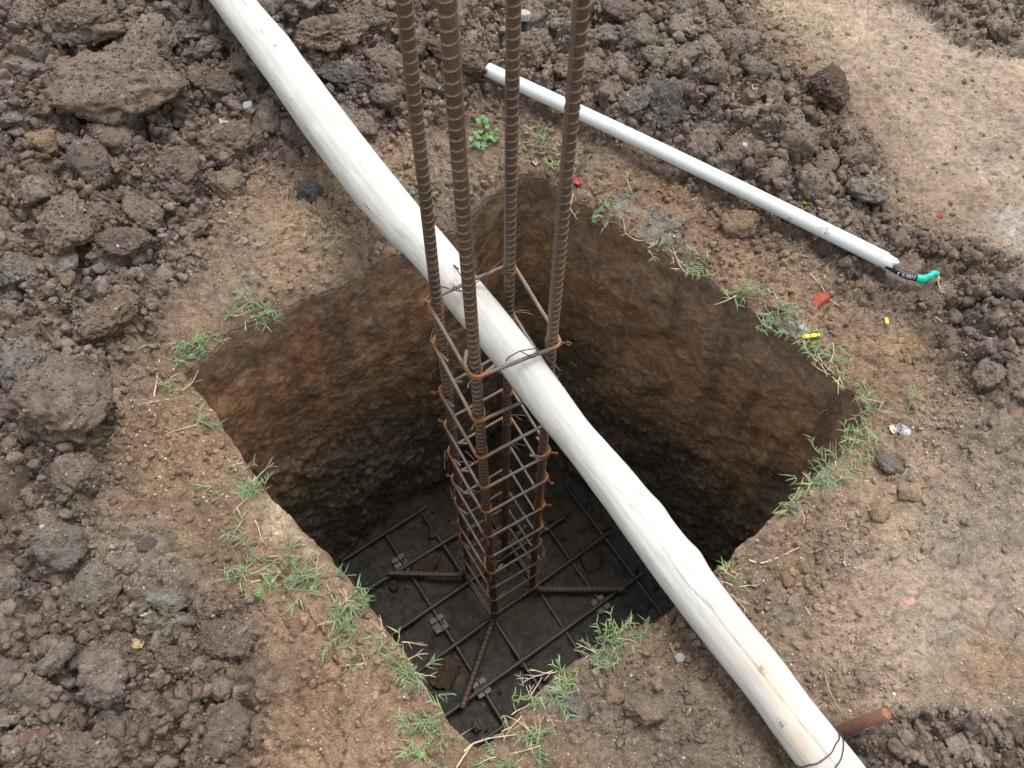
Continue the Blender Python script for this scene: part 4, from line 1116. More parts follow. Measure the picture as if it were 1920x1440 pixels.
# knot swellings
KN = [(535, 113), (862, 548), (1425, 1250), (1466, 1354), (1312, 1040), (612, 272), (1078, 812), (1232, 952)]
kn_pos = []
stain = .28 * sstep(.35, .8, fbm(TT * 4, PH * 1.2, 671, 3)) * sstep(.2, .5, fbm(TT * 2, TT * 0, 672, 2)) * (ypix > 1000)[:, None]
for kx, ky in KN:
    j = int(np.argmin([np.hypot(pix(c_)[0] - kx, pix(c_)[1] - ky) for c_ in C]))
    lat = ((np.array([kx, ky]) - np.array(pix(C[j]))) @ (np.array(pix(C[j] + E2[j] * Rr[j])) - np.array(pix(C[j])))) / (np.linalg.norm(np.array(pix(C[j] + E2[j] * Rr[j])) - np.array(pix(C[j]))) ** 2)
    ph0 = math.asin(max(-.9, min(.9, lat)))
    dd = np.hypot((TT - t[j]), (PH - ph0) * Rr[j])
    RRm = RRm + (.0030 if len(kn_pos) < 4 else .0055) * np.exp(-(dd / .024) ** 2)
    if ky > 1200 or ky == 548: stain = np.clip(stain + .8 * np.exp(-(((TT - t[j] - .03) / .055) ** 2 + ((PH - ph0) * Rr[j] / .014) ** 2)), 0, 1)
    kn_pos.append((j, ph0))
V = C[:, None, :] + RRm[..., None] * (np.cos(PH)[..., None] * E1[:, None, :] + np.sin(PH)[..., None] * E2[:, None, :])
idx = np.arange(nl * seg).reshape(nl, seg); idr = np.roll(idx, -1, 1)
q = np.stack([idx[:-1], idx[1:], idr[1:], idr[:-1]], -1).reshape(-1, 4)
caps = np.vstack([V.reshape(-1, 3), C[:1], C[-1:]]); nv = nl * seg
capf = [[nv, idx[0, k_], idr[0, k_], idr[0, k_]] for k_ in range(0)]
pole_o = empty('timber_pole', tuple(C[nl // 2]))
tag(pole_o, 'long pale bleached wooden pole laid across the pit through the top of the column cage', 'wooden pole')
po = C[nl // 2]
me = mesh_np('trunk', V.reshape(-1, 3) - po, q, M_WOOD, attrs={'crack': crack.ravel(), 'stain': stain.ravel()})
at = me.attributes.new('grain', 'FLOAT_VECTOR', 'POINT')
at.data.foreach_set('vector', np.stack([TT, np.cos(PH) * .04, np.sin(PH) * .04], -1).astype(np.float32).ravel())
bm = bmesh.new(); bm.from_mesh(me)
bmesh.ops.holes_fill(bm, edges=[e_ for e_ in bm.edges if e_.is_boundary]); bm.to_mesh(me); bm.free()
link(bpy.data.objects.new('trunk', me), pole_o)
for j, ph0 in kn_pos:
    nrm = math.cos(ph0) * E1[j] + math.sin(ph0) * E2[j]; side = np.cross(T[j], nrm)
    c = C[j] + nrm * (Rr[j] * float(rn[j, int((ph0 + math.pi) / (2 * math.pi) * seg)]) + .0016)
    Vk, Fk = [c + nrm * .0012], []
    for ri, (r_, hgt) in enumerate(((.0035, .0022), (.0055, -.0006), (.0075, .0012), (.010, -.003))):
        for a_ in np.arange(20) / 20 * 2 * math.pi:
            Vk.append(c + nrm * hgt + r_ * (1 + .1 * math.sin(3 * a_ + j)) * (math.cos(a_) * T[j] * 1.25 + math.sin(a_) * side * .85))
    Fk = [(0, 1 + a_, 1 + (a_ + 1) % 20) for a_ in range(20)] + [(1 + r_ * 20 + a_, 1 + (r_ + 1) * 20 + a_, 1 + (r_ + 1) * 20 + (a_ + 1) % 20, 1 + r_ * 20 + (a_ + 1) % 20) for r_ in range(3) for a_ in range(20)]
    obj('knot', np.array(Vk) - po, Fk, M_KNOT, pole_o)
def on_pole(px, py, lift=.0012):          # point of the pole's upper surface seen at a pixel
    j = int(np.argmin([np.hypot(pix(c_)[0] - px, pix(c_)[1] - py) for c_ in C]))
    c0 = np.array(pix(C[j])); e_ = np.array(pix(C[j] + E2[j] * Rr[j])) - c0
    lat = max(-.98, min(.98, ((np.array([px, py]) - c0) @ e_) / (e_ @ e_)))
    ph = math.asin(lat); k_ = int((ph + math.pi) / (2 * math.pi) * seg) % seg
    return V[j, k_] + (math.cos(ph) * E1[j] + math.sin(ph) * E2[j]) * lift
def smooth_curve(ctrl, n=60):
    ctrl = np.array(ctrl); u = np.r_[0, np.cumsum(np.linalg.norm(np.diff(ctrl, axis=0), axis=1))]
    tt_ = np.linspace(0, u[-1], n); c_ = np.stack([np.interp(tt_, u, ctrl[:, i]) for i in range(3)], 1)
    for _ in range(3): c_[1:-1] = (c_[:-2] + 2 * c_[1:-1] + c_[2:]) / 4
    return c_
# wire round the near end of the pole and the stake
mb = MB()
for k_, (offs, tw) in enumerate(((0, 0), (.014, .012))):
    j0 = int(np.argmin(np.abs(ypix - 1405))) + int(offs / (t[1] - t[0]))
    loop = []
    for a_ in np.linspace(-math.pi, math.pi, 72, endpoint=False):
        jj = min(nl - 2, max(1, int(j0 + (.012 * math.cos(a_) + tw * math.cos(a_ - .6)) / (t[1] - t[0]))))
        k2 = int((a_ + math.pi) / (2 * math.pi) * seg) % seg
        loop.append(V[jj, k2] + (V[jj, k2] - C[jj]) * .02)
    loop = np.array(loop)
    for _ in range(4): loop = (np.roll(loop, 1, 0) + 2 * loop + np.roll(loop, -1, 0)) / 4 + (loop - C[j0]) * 0
    nrm_ = loop - C[j0]; loop = loop + nrm_ / np.linalg.norm(nrm_, axis=1)[:, None] * .0012
    mb.tube(loop, .0011, 6, closed=True, a=0)
w_o = mb.build('binding_wire', M_DARKWIRE); tag(w_o, 'dark double loop of wire round the near end of the pole', 'wire')

# wire that ties the top stirrup to the pole (both crossings)
def wire_thing(paths, label, r=.0011, mat=M_DARKWIRE):
    mb = MB()
    for p_ in paths: mb.tube(smooth_curve(p_), r, 6)
    o = mb.build('tie_wire', mat); tag(o, label, 'wire'); return o
def st_pt(k1, k2, f_, dz=0.0):
    a_, b_ = along(k1, stir[0][k1]), along(k2, stir[0][k2])
    return a_ + (b_ - a_) * f_ + np.array([0, 0, dz])
kq = st_pt('B', 'D', .57, .006)
wire_thing([[kq, on_pole(958, 682, .002), on_pole(946, 705, .002), on_pole(936, 690, .002) - np.array([0, 0, .02])],
            [kq, kq + (0.03, .004, .004), along('D', stir[0]['D'] - .02) + (-.01, -.02, 0), along('D', stir[0]['D'] - .01) + (.03, 0, .01)],
            [kq, kq + (.025, -.012, -.004), on_pole(1005, 660, .004), kq + (.075, -.03, -.018)]],
           'wire knot tying the top stirrup to the pole on its near side')
kq2 = st_pt('A', 'C', .33, .004)
wire_thing([[on_pole(793, 560, .002), on_pole(806, 535, .003), kq2, kq2 + (.012, .012, .004), on_pole(858, 512, .003), on_pole(868, 520, .002)],
            [kq2, kq2 + (-.012, .004, .012), kq2 + (-.018, .0, .004)],
            [kq2 + (.02, .01, .004), kq2 + (.05, .03, .022), kq2 + (.085, .07, .02)]],
           'wire knot tying the top stirrup to the pole on its far side')

# rusty stake driven in beside the pole
sb = G(1572, 1372); top_z = sb.z + .20
tp = None
for z_ in np.linspace(.06, .45, 120):
    q_ = P(1663, 1337, z_)
    if np.hypot(q_[0] - sb.x, q_[1] - sb.y) < .05 or z_ > .44: tp = q_; break
if tp is None: tp = np.array([sb.x + .01, sb.y, sb.z + .22])
axs = np.array(sb) ; dirs = tp - axs
pts = [axs - dirs * .35, axs, axs + dirs * .5, tp - dirs / np.linalg.norm(dirs) * .0015, tp]
mb = MB(); mb.tube(np.array(pts), np.array([1, 1, 1, 1, .86]) * .0095, 20, a=[0, 0, 0, .2, .9])
mb.add(np.array(tp)[None] + dirs / np.linalg.norm(dirs) * .0004, [], 0)
st_o = mb.build('steel_stake', M_STAKE); tag(st_o, 'short rusty steel stake standing in soil beside the near end of the pole', 'stake')

# ------------------------------------------------------------------ white pipe with the cable in it
A_, B_, r_p = PIPE_A, PIPE_B, PIPE_R
n_p, sg = 120, 40
tl_ = np.linspace(0, 1, n_p); ax = (B_ - A_); Lx = np.linalg.norm(ax); ax /= Lx
Cp = A_ + (B_ - A_) * tl_[:, None] + np.array([0, 0, 1]) * (.006 * np.sin(tl_ * math.pi))[:, None]
e1 = np.array([0, 0, 1.0]); e1 -= ax * (e1 @ ax); e1 /= np.linalg.norm(e1); e2 = np.cross(ax, e1)
ph = np.arange(sg) / sg * 2 * math.pi
ring = np.cos(ph)[:, None] * e1 + np.sin(ph)[:, None] * e2
cut_end = .010 * np.sin(ph + 1.0) + .008 * np.sign(np.sin(ph * 2 + .4)) * (np.cos(ph) > -.2) + .004 * np.sin(5 * ph)        # torn end
Vo = Cp[:, None, :] + r_p * ring[None]
wgt = sstep(.97, 1, tl_)[:, None, None]
Vo = Vo + wgt * (cut_end[None, :, None] * ax)
Vi = Vo[-14:] - ring[None] * .0028
V2 = np.vstack([Vo.reshape(-1, 3), Vi[::-1].reshape(-1, 3)])
nrw = n_p + 14
idx = np.arange(nrw * sg).reshape(nrw, sg); idr = np.roll(idx, -1, 1)
q = np.stack([idx[:-1], idr[:-1], idr[1:], idx[1:]], -1).reshape(-1, 4)
pipe = obj('plastic_pipe', V2, q, M_PVC)
tag(pipe, 'long white plastic pipe lying on the soil beyond the far right rim', 'pipe')

M_CABLE = plain('black_cable_sheath', (.018, .019, .024), .42, .2, 120, .4)
M_TAPE = plain('green_tape', (.0, .42, .31), .38, .12, 90, .45, .0012)
M_PRINT = plain('white_print', (.55, .56, .58), .6, .1, 60)
cab = empty('cable', tuple(B_))
tag(cab, 'black power cable with green taped end poking out of the white pipe', 'cable')
r_c = 6.6 * depth(B_) / F
zc0 = B_[2] - r_p * .25
c0 = np.array(P(1660, 500, zc0)); c1 = np.array(P(1696, 516, zc0 - .002)); c2 = np.array(P(1738, 526, zc0 - .004))
u_ = (c2 - c1) / np.linalg.norm(c2 - c1)
mb = MB(); mb.tube(smooth_curve([-ax * .16 - (0, 0, r_p * .4), -ax * .02 - (0, 0, r_p * .45), c1 - B_, c2 - B_], 40), r_c, 20); mb.build('sheath', M_CABLE, cab)
t1, t2, t3, t4 = (np.array(P(*v, zz_)) for v, zz_ in (((1718, 521.5), zc0 - .003), ((1731, 524), zc0 - .003), ((1743, 518), zc0 + .004), ((1759, 515), zc0 + .002)))
ctr_ = smooth_curve([t1, (t1 + t2) / 2, t2, t3, (t3 + t4) / 2 + (0, .004, .003), t4], 40) - B_
rad_ = np.interp(np.linspace(0, 1, 40), [0, .04, .3, .42, .6, .95, 1], [1.22, 1.24, 1.30, 1.05, .88, .85, .45]) * r_c * (1 + .03 * np.sin(np.arange(40) * 1.9))
mb = MB(); mb.tube(ctr_, rad_, 18); mb.build('tape_wrap', M_TAPE, cab)
# printed lettering, wrapped on the sheath (read from the far side, as in the photo)
cu = bpy.data.curves.new('lettering', 'FONT'); cu.body = "S 1100 V. 3"; cu.size = r_c * 1.35; cu.align_x = 'CENTER'; cu.align_y = 'CENTER'
tmp = bpy.data.objects.new('lettering', cu); COL.objects.link(tmp)
bpy.context.view_layer.update()
me = bpy.data.meshes.new_from_object(tmp.evaluated_get(bpy.context.evaluated_depsgraph_get()))
bpy.data.objects.remove(tmp)
bm = bmesh.new(); bm.from_mesh(me); bmesh.ops.subdivide_edges(bm, edges=bm.edges[:], cuts=1); bm.to_mesh(me); bm.free()
co = np.empty(len(me.vertices) * 3, np.float32); me.vertices.foreach_get('co', co); co = co.reshape(-1, 3)
mid_c = np.array(P(1701, 517.3, zc0 - .002)); nv_ = CAM - mid_c; nv_ -= u_ * (nv_ @ u_); nv_ /= np.linalg.norm(nv_); wv = np.cross(nv_, u_)
span = np.ptp(co[:, 0]); kx_ = min(1.0, .050 / span) if span > 0 else 1
al = -co[:, 0] * kx_; th_ = -co[:, 1] / r_c
newc = mid_c + al[:, None] * u_ + (r_c + .0004) * (np.cos(th_)[:, None] * nv_ + np.sin(th_)[:, None] * wv) - B_
me.vertices.foreach_set('co', newc.astype(np.float32).ravel()); me.materials.clear(); me.materials.append(M_PRINT)
link(bpy.data.objects.new('lettering', me), cab)

# ------------------------------------------------------------------ grass and plants
def blade(mb, base, d, L, w, bend, a=0.0):
    d = np.asarray(d, float); d /= np.linalg.norm(d)
    side = np.cross(d, (0, 0, 1.0)); ns = np.linalg.norm(side); side = side / ns if ns > .05 else np.array([1.0, 0, 0])
    n = 5; vs = []
    for i in range(n):
        f_ = i / (n - 1)
        p = base + d * L * f_ + np.array([0, 0, -bend * L * f_ * f_])
        ww = w * (1 - f_ ** 1.6) * (.6 + .4 * min(1, f_ * 4)) + .00015
        nrm = np.cross(side, d)
        vs += [p - side * ww / 2, p + nrm * ww * .22 * -1, p + side * ww / 2]
    fs = []
    for i in range(n - 1):
        for j in (0, 1):
            fs.append((3 * i + j, 3 * i + j + 1, 3 * i + j + 4, 3 * i + j + 3))
    mb.add(np.array(vs), fs, a)
def tuft(px, py, wpx, hpx, nb, dry, label, green=M_GRASS, lift=0.0):
    g = G(px, py)
    ins = poly_sd(np.array([g.x]), np.array([g.y]), RIM_S)
    if ins[0][0] > -.004:
        dx, dy = ins[1][0] - g.x, ins[2][0] - g.y; n_ = math.hypot(dx, dy) + 1e-6
        s_ = 1 if ins[0][0] > 0 else -1
        g = Vector((ins[1][0] + s_ * dx / n_ * .008, ins[2][0] + s_ * dy / n_ * .008, 0)); g.z = hz(g.x, g.y)
    s_ = depth(g) / F
    root = empty('grass_tuft', g); tag(root, label, 'grass tuft', 'grass tufts along the pit rim')
    W_, D_ = wpx * s_ / 2, hpx * s_ / 2 * 1.1
    mb = MB(); md = MB()
    nb = int(nb * 2.5); nodes = max(2, nb // 7)
    nodes = max(2, nb // 8)
    lush = random.uniform(.75, 1.2)
    for _ in range(nodes):
        ox, oy = random.gauss(0, .5) * W_, random.gauss(0, .5) * D_
        az = random.uniform(0, 6.28); L = random.uniform(.012, .045); k_n = random.randint(3, 6)
        p = np.array([ox, oy, 0.0]); path = []
        rise = random.uniform(0, .35) if random.random() < .6 else random.uniform(.5, 1.2)
        for k_ in range(k_n):
            x, y = g.x + p[0], g.y + p[1]
            oz = (g.z - .004 if in_pit(x, y, .0) else hz(x, y)) - g.z
            path.append(np.array([p[0], p[1], max(oz, -.02) + .001 + rise * L * k_ / k_n]))
            az += random.uniform(-.45, .45); p = p + np.array([math.cos(az), math.sin(az), 0]) * L / k_n
        tone = random.choice((0, 0, .08, .15, .25, .5))
        mb.tube(smooth_curve(path, 8), np.linspace(.0011, .0007, 8), 5, a=.6)
        for k_, q_ in enumerate(path):
            for sgn in ((-1, 1) if random.random() < .55 else (random.choice((-1, 1)),)):
                a2 = az + sgn * random.uniform(.25, 1.1); el = random.uniform(.1, .9)
                d = (math.cos(a2) * math.cos(el), math.sin(a2) * math.cos(el), math.sin(el))
                blade(mb, q_, d, random.uniform(.009, .030) * lush, random.uniform(.0014, .0030), random.uniform(.0, .7), np.clip(tone + random.uniform(-.12, .16), 0, 1))
    mb.build('blades', green, root)['kind'] = 'stuff'
    for _ in range(int(dry * .6 + .5)):
        az = random.uniform(0, 6.28); L = random.uniform(.02, .06)
        b0 = np.array([random.gauss(0, .5) * W_, random.gauss(0, .5) * D_, .003])
        p = [b0]; 
        for k_ in range(4):
            az += random.uniform(-.5, .5); p.append(p[-1] + np.array([math.cos(az), math.sin(az), random.uniform(-.15, .3)]) * L / 4)
        md.tube(smooth_curve(p, 9), np.linspace(.0011, .0005, 9), 5)
        for _k in range(2):
            j = random.randrange(1, 4); a2 = az + random.uniform(-1.2, 1.2)
            md.tube([p[j], p[j] + np.array([math.cos(a2), math.sin(a2), .3]) * L * .35], [.0007, .0003], 4)
    if md.v: md.build('dry_stems', M_STRAW, root)['kind'] = 'stuff'
    return root
TUFTS = [
    (352, 655, 80, 44, 60, 4, "dense grass tuft at the left corner of the pit"),
    (402, 634, 26, 20, 12, 0, "tiny grass sprig just right of the left corner tuft"),
    (490, 582, 64, 36, 42, 3, "grass tuft on the far left rim above the brown wall"),
    (425, 600, 30, 22, 8, 2, "thin grass sprig on pale soil between two far left rim tufts"),
    (618, 470, 40, 24, 16, 0, "small dark grass sprig on the soil left of the pole"),
    (322, 745, 50, 40, 12, 4, "sparse grass sprig with straw at the start of the near left rim"),
    (372, 792, 40, 34, 12, 1, "sparse blue green sprig on the orange soil near the left corner"),
    (455, 880, 30, 26, 10, 4, "grass sprig with white straw halfway up the near left rim"),
    (470, 925, 62, 48, 36, 5, "grass tuft with pale straw on the near left rim"),
    (400, 905, 26, 20, 8, 0, "tiny sprig beside small grey clods left of the near left rim"),
    (468, 1060, 90, 56, 44, 12, "grass tuft with a spray of bleached dry stems on the near left rim"),
    (462, 988, 36, 34, 14, 2, "small grass sprig on the pale sandy patch"),
    (540, 1045, 40, 50, 14, 1, "thin grass sprig right of the bleached dry stems"),
    (508, 1098, 60, 30, 26, 1, "low grass tuft arching over the bare orange soil"),
    (575, 1090, 90, 52, 52, 5, "broad grass tuft above the round orange clod"),
    (645, 1140, 90, 60, 50, 10, "straggling grass tuft with dry runners on the lip of the near left rim"),
    (640, 1195, 44, 44, 26, 2, "upright grass tuft below the straggling runners"),
    (745, 1195, 54, 56, 12, 14, "clump of pale dry straw hanging over the near left rim"),
    (778, 1255, 56, 54, 34, 10, "grass tuft with roots on the edge of the near left rim"),
    (668, 1238, 44, 26, 10, 3, "scanty grass sprig on the orange soil below the rim"),
    (792, 1355, 74, 70, 64, 2, "thick bright grass tuft near the bottom of the near left rim"),
    (800, 1412, 34, 40, 16, 1, "small grass tuft just below the thick bright tuft"),
    (978, 1340, 66, 62, 26, 12, "grass tuft with white straw at the near corner of the pit"),
    (1000, 1385, 44, 44, 20, 6, "grass sprig at the foot of the near right rim"),
    (925, 1425, 70, 30, 30, 2, "low grass patch at the bottom edge below the near corner"),
    (1050, 1250, 60, 40, 32, 4, "arching grass tuft leaning into the pit on the near right rim"),
    (1120, 1225, 100, 50, 62, 10, "widest grass tuft on the near right rim"),
    (1180, 1195, 80, 44, 52, 6, "grass tuft on the near right rim closest to the pole"),
    (1040, 1300, 60, 34, 30, 3, "grass over grey ash on the near right rim"),
    (1378, 1090, 36, 60, 10, 10, "dry straw with one green blade right of the pole"),
    (1462, 935, 50, 50, 20, 6, "grass sprig with straw on the right part of the rim"),
    (1515, 905, 80, 40, 40, 5, "grass tuft on the rim left of the right corner"),
    (1560, 870, 46, 60, 26, 3, "upright grass tuft leaning over the pit near the right corner"),
    (1592, 828, 66, 50, 48, 6, "dense grass tuft at the right corner of the pit"),
    (1608, 780, 36, 50, 20, 2, "narrow grass sprig at the right corner above the dense tuft"),
    (1555, 712, 44, 44, 14, 8, "grass and straw hanging on the upper side of the right corner"),
    (1535, 672, 50, 40, 28, 5, "grass tuft just below the long yellow strip"),
    (1500, 645, 60, 34, 44, 3, "green tuft left of the long yellow strip"),
    (1440, 610, 70, 50, 56, 7, "thick grass tuft on the far right rim beside grey ash"),
    (1385, 560, 80, 36, 48, 4, "grass tuft on the far right rim below the small flat clod"),
    (1300, 515, 70, 36, 40, 6, "grass tuft with a dry runner on the far right rim"),
    (1222, 470, 60, 44, 12, 9, "withered grass over grey ash on the far right rim"),
    (1110, 430, 40, 40, 16, 2, "grass sprig low on the far right rim close to the fourth bar"),
    (1125, 392, 44, 46, 22, 2, "upright grass sprig right of the fourth bar"),
    (1178, 372, 30, 26, 8, 1, "tiny grass blades on the soil right of the fourth bar"),
    (1040, 300, 50, 50, 34, 3, "grass sprig at the far corner left of the fourth bar"),
    (1020, 262, 50, 32, 26, 2, "small grass sprig behind the third and fourth bars"),
    (985, 282, 24, 20, 8, 1, "tiny grass sprig at the far corner between two bars"),
    (1620, 740, 60, 26, 12, 1, "loose grass blades on the soil right of the right corner"),
    (1702, 762, 26, 30, 5, 0, "single slanting grass sprig on the soil at right"),
]
for i, tdef in enumerate(TUFTS):
    tuft(*tdef, green=M_GRASS2 if i % 4 == 1 else M_GRASS)

# broad leaved weed behind the bars
g = G(905, 262); random.seed(5); wd = empty('weed_plant', g); tag(wd, 'small bright green weed with rounded leaves behind the second and third bars', 'weed')
s_ = depth(g) / F
mb = MB()
for kx, ky, r_ in [(0, -38, 8), (6, -28, 9), (-8, -24, 9), (9, -18, 8), (-4, -12, 9), (-14, 2, 10), (-6, 8, 9), (8, 2, 11), (18, -4, 11), (24, 6, 11), (14, 12, 10), (4, 18, 9), (-12, 16, 10), (-20, 14, 9), (-8, 26, 9), (28, -6, 8), (-22, 24, 8), (2, 30, 7)]:
    c = np.array([kx * s_, -ky * s_ * 1.15, random.uniform(.010, .028)])
    rl = r_ * s_ * .62
    tl1, tl2, rz = random.uniform(-.5, .5), random.uniform(-.5, .5), random.uniform(0, 6.28)
    vs = [c + (0, 0, -.001)]
    for a_ in np.arange(14) / 14 * 6.283:
        rr_ = rl * (1 + .16 * math.cos(5 * a_ + rz) - .35 * math.exp(-((a_ - 3.14) / .3) ** 2))
        x_, y_ = rr_ * math.cos(a_), rr_ * math.sin(a_)
        vs.append(c + (math.cos(rz) * x_ - math.sin(rz) * y_, math.sin(rz) * x_ + math.cos(rz) * y_, tl1 * x_ + tl2 * y_ + .002 * math.cos(2 * a_)))
    obj('leaf', np.array(vs), [(0, 1 + k_, 1 + (k_ + 1) % 14) for k_ in range(14)], M_LEAF, wd)
    mb.tube([np.array([kx * s_ * .3, -ky * s_ * .5, 0]), c], .0008, 5)
mb.build('stems', M_LEAF, wd)

# roots and straws: single pieces
def strand(name, pts, r0, r1, mat, label, cat, fork=0, up=0.0):
    P_ = []
    for k_, (px, py) in enumerate(pts):
        gg = G(px, py); P_.append(np.array(gg) + np.array([0, 0, .004 + up * k_]))
    c_ = smooth_curve(P_, 24); mb = MB(); mb.tube(c_, np.linspace(r0, r1, 24), 6)
    for _ in range(fork):
        j = random.randrange(6, 22); a_ = random.uniform(0, 6.28)
        mb.tube([c_[j], c_[j] + np.array([math.cos(a_), math.sin(a_), .3]) * random.uniform(.008, .02)], [r1, r1 * .5], 5)
    o = mb.build(name, mat); tag(o, label, cat)
strand('straw', [(1403, 1052), (1425, 1058), (1455, 1048), (1498, 1027)], .0022, .0008, M_STRAW, 'pale bent straw on the soil at right below the rim', 'straw')
strand('root', [(1517, 514), (1540, 540), (1552, 562), (1574, 577)], .0013, .0009, M_STRAW, 'pale winding root lying beside the red brick shard', 'root')
strand('root', [(1758, 520), (1758, 536), (1766, 552), (1762, 558)], .0016, .0008, M_STRAW, 'forked pale rootlet under the green taped cable end', 'root', 8)
strand('straw', [(1752, 596), (1776, 613)], .0014, .001, M_STRAW, 'short straight straw below the green taped cable', 'straw')
strand('straw', [(1812, 662), (1828, 654)], .0014, .001, M_STRAW, 'short straw among the clods at the right', 'straw')
strand('straw', [(1793, 519), (1814, 521)], .0013, .001, M_STRAW, 'short straw right of the green taped cable', 'straw')
strand('root', [(290, 746), (296, 710), (300, 676)], .0016, .0012, M_STRAW, 'long upright straw by the left corner of the pit', 'straw')
strand('root', [(8, 825), (26, 838), (48, 858)], .0014, .0008, M_STRAW, 'thin root on a clod at the left edge', 'root')
strand('root', [(870, 1410), (885, 1395), (920, 1384), (968, 1378)], .0016, .001, M_STRAW, 'straw lying along the rounded near corner', 'straw')
strand('root', [(856, 1440), (872, 1415), (888, 1394)], .0016, .0009, M_STRAW, 'straw pointing up from the bottom edge at the near corner', 'straw')
strand('root', [(1530, 382), (1534, 350), (1548, 330)], .001, .0008, M_ROOT, 'thin brown root on the dark heap above the pipe', 'root')
strand('root', [(1075, 365), (1068, 392), (1082, 414)], .0018, .0008, M_ROOT, 'forked brown root right of the fourth bar at the rim', 'root', 5)
strand('root', [(1168, 410), (1172, 440), (1190, 452), (1205, 454)], .0016, .001, M_ROOT, 'bent brown root on the far right rim above the ash', 'root', 2)
strand('straw', [(1546, 1266), (1548, 1296), (1560, 1330), (1570, 1352)], .0011, .0007, M_ROOT, 'thin upright straw rising beside the rusty stake', 'straw', 0, .012)
strand('straw', [(1508, 1139), (1518, 1154)], .0012, .001, M_STRAW, 'tiny pale straw on the soil right of the pole', 'straw')
strand('straw', [(1255, 1205), (1265, 1235), (1270, 1242)], .0014, .0008, M_ROOT, 'brown root on the near right rim beside the pole', 'root', 2)
# roots hanging from the pit walls
def wall_root(px, py, L, label, seed):
    d = ray(px, py); best = None
    for k_ in np.linspace(1.2, 3.2, 800):
        p = CAM + d * k_
        if p[2] < -.03 and poly_sd(np.array([p[0]]), np.array([p[1]]), RIM_S)[0][0] < .012: best = p; break
    if best is None: return
    r = random.Random(seed); n_ = -np.array([best[0] - 0.0, best[1] - .8, 0]); n_ /= np.linalg.norm(n_)
    p = [best - n_ * .03]
    v = n_ * .6 + np.array([r.uniform(-.5, .5), r.uniform(-.5, .5), -.2])
    for k_ in range(6):
        v = v * .7 + np.array([r.uniform(-.4, .4), r.uniform(-.4, .4), -.35]); p.append(p[-1] + v / np.linalg.norm(v) * L / 6)
    mb = MB(); c_ = smooth_curve(p, 20); mb.tube(c_, np.linspace(.0013, .0005, 20), 5)
    for j in (8, 13): mb.tube([c_[j], c_[j] + np.array([r.uniform(-.02, .02), r.uniform(-.02, .02), r.uniform(-.02, .005)])], [.0006, .0003], 4)
    tag(mb.build('root', M_ROOT), label, 'root')
for i, (px, py, L, lab) in enumerate(((1265, 600, .09, 'thin root on the right pit wall below the red stain'), (1330, 560, .06, 'root hanging just under the far right rim grass'),
        (1470, 690, .06, 'root sticking out of the right wall below the thick grass tuft'), (1545, 760, .07, 'dark root near the top of the right wall'),
        (520, 660, .05, 'short root in the left part of the far left wall'), (690, 520, .05, 'fine root on the far left wall near the pole'),
        (1030, 470, .06, 'fine root in the far corner of the pit'), (1430, 560, .05, 'fine root under the far right rim'), (580, 545, .05, 'fine root just under the far left rim'))):
    wall_root(px, py, L, lab, i)

# ------------------------------------------------------------------ small litter
bpy.context.view_layer.update()
DG = bpy.context.evaluated_depsgraph_get()
def hit(px, py):                          # the surface (soil, clod or crumb) seen at a photo pixel
    d = Vector(ray(px, py)).normalized()
    ok, loc, nr_, *_r = scene.ray_cast(DG, Vector(CAM), d)
    return loc.copy() if ok else G(px, py)
def chip(name, px, py, w, h_, thick, rot, mat, label, cat, seed, sides=6, lift=.3, shape=None):
    g = hit(px, py); s_ = depth(g) / F; r = random.Random(seed)
    ps = []
    for k_ in range(sides):
        a_ = (k_ + r.uniform(-.25, .25)) / sides * 6.283
        ps.append((math.cos(a_) * w * s_ / 2 * r.uniform(.85, 1.1), math.sin(a_) * h_ * s_ / 2 * 1.15 * r.uniform(.85, 1.1)))
    if shape: ps = [((a_ - px) * s_, -(b_ - py) * s_ * 1.15) for a_, b_ in shape]; rot = 0
    bm = bmesh.new()
    vs = [bm.verts.new((x, y, -thick)) for x, y in ps]; f_ = bm.faces.new(vs)
    ex = bmesh.ops.extrude_face_region(bm, geom=[f_]); up_ = [v for v in ex['geom'] if isinstance(v, bmesh.types.BMVert)]
    for v in up_: v.co.z = thick * r.uniform(.35, 1.0); v.co.x *= .88 if not shape else .95; v.co.y *= .88 if not shape else .95
    bmesh.ops.recalc_face_normals(bm, faces=bm.faces[:])
    bmesh.ops.bevel(bm, geom=bm.edges[:], offset=min(w, h_) * s_ * .05, segments=2, affect='EDGES')
    me = bpy.data.meshes.new(name); bm.to_mesh(me); bm.free(); me.materials.append(mat)
    o = link(bpy.data.objects.new(name, me)); o.location = (g.x, g.y, g.z + thick * lift - .001); o.rotation_euler = (r.uniform(-.25, .1), r.uniform(-.2, .2), math.radians(rot))
    tag(o, label, cat); return o
M_BRICK = plain('red_brick', (.27, .068, .046), .85, .3, 130, .2, .0015)
M_PINK = plain('pink_stone', (.42, .24, .20), .85, .15, 130, .2)
M_STONE = plain('pale_stone', (.30, .285, .262), .8, .25, 130, .3, .001)
M_YEL = plain('yellow_plastic', (.72, .62, .02), .4, .05, 60, .4)
M_YELD = plain('dark_band_plastic', (.05, .05, .03), .5, .05, 60, .4)
M_LEAFD = plain('dry_leaf', (.42, .29, .18), .8, .25, 120, .2)
M_LIME = plain('lime_flecks', (.36, .35, .325), .9, .3, 200, .2, .001)
M_FOIL = plain('silver_foil', (.27, .28, .30), .45, .35, 90, .4, .001, metallic=.5)
M_RED = plain('red_plastic', (.36, .05, .04), .5, .3, 150, .3)
chip('brick_shard', 1530, 566, 50, 36, .011, 25, M_BRICK, 'red brick shard lying on the soil right of the pit', 'brick shard', 3, shape=[(1508, 574), (1528, 586), (1544, 573), (1557, 563), (1552, 550), (1534, 553)])
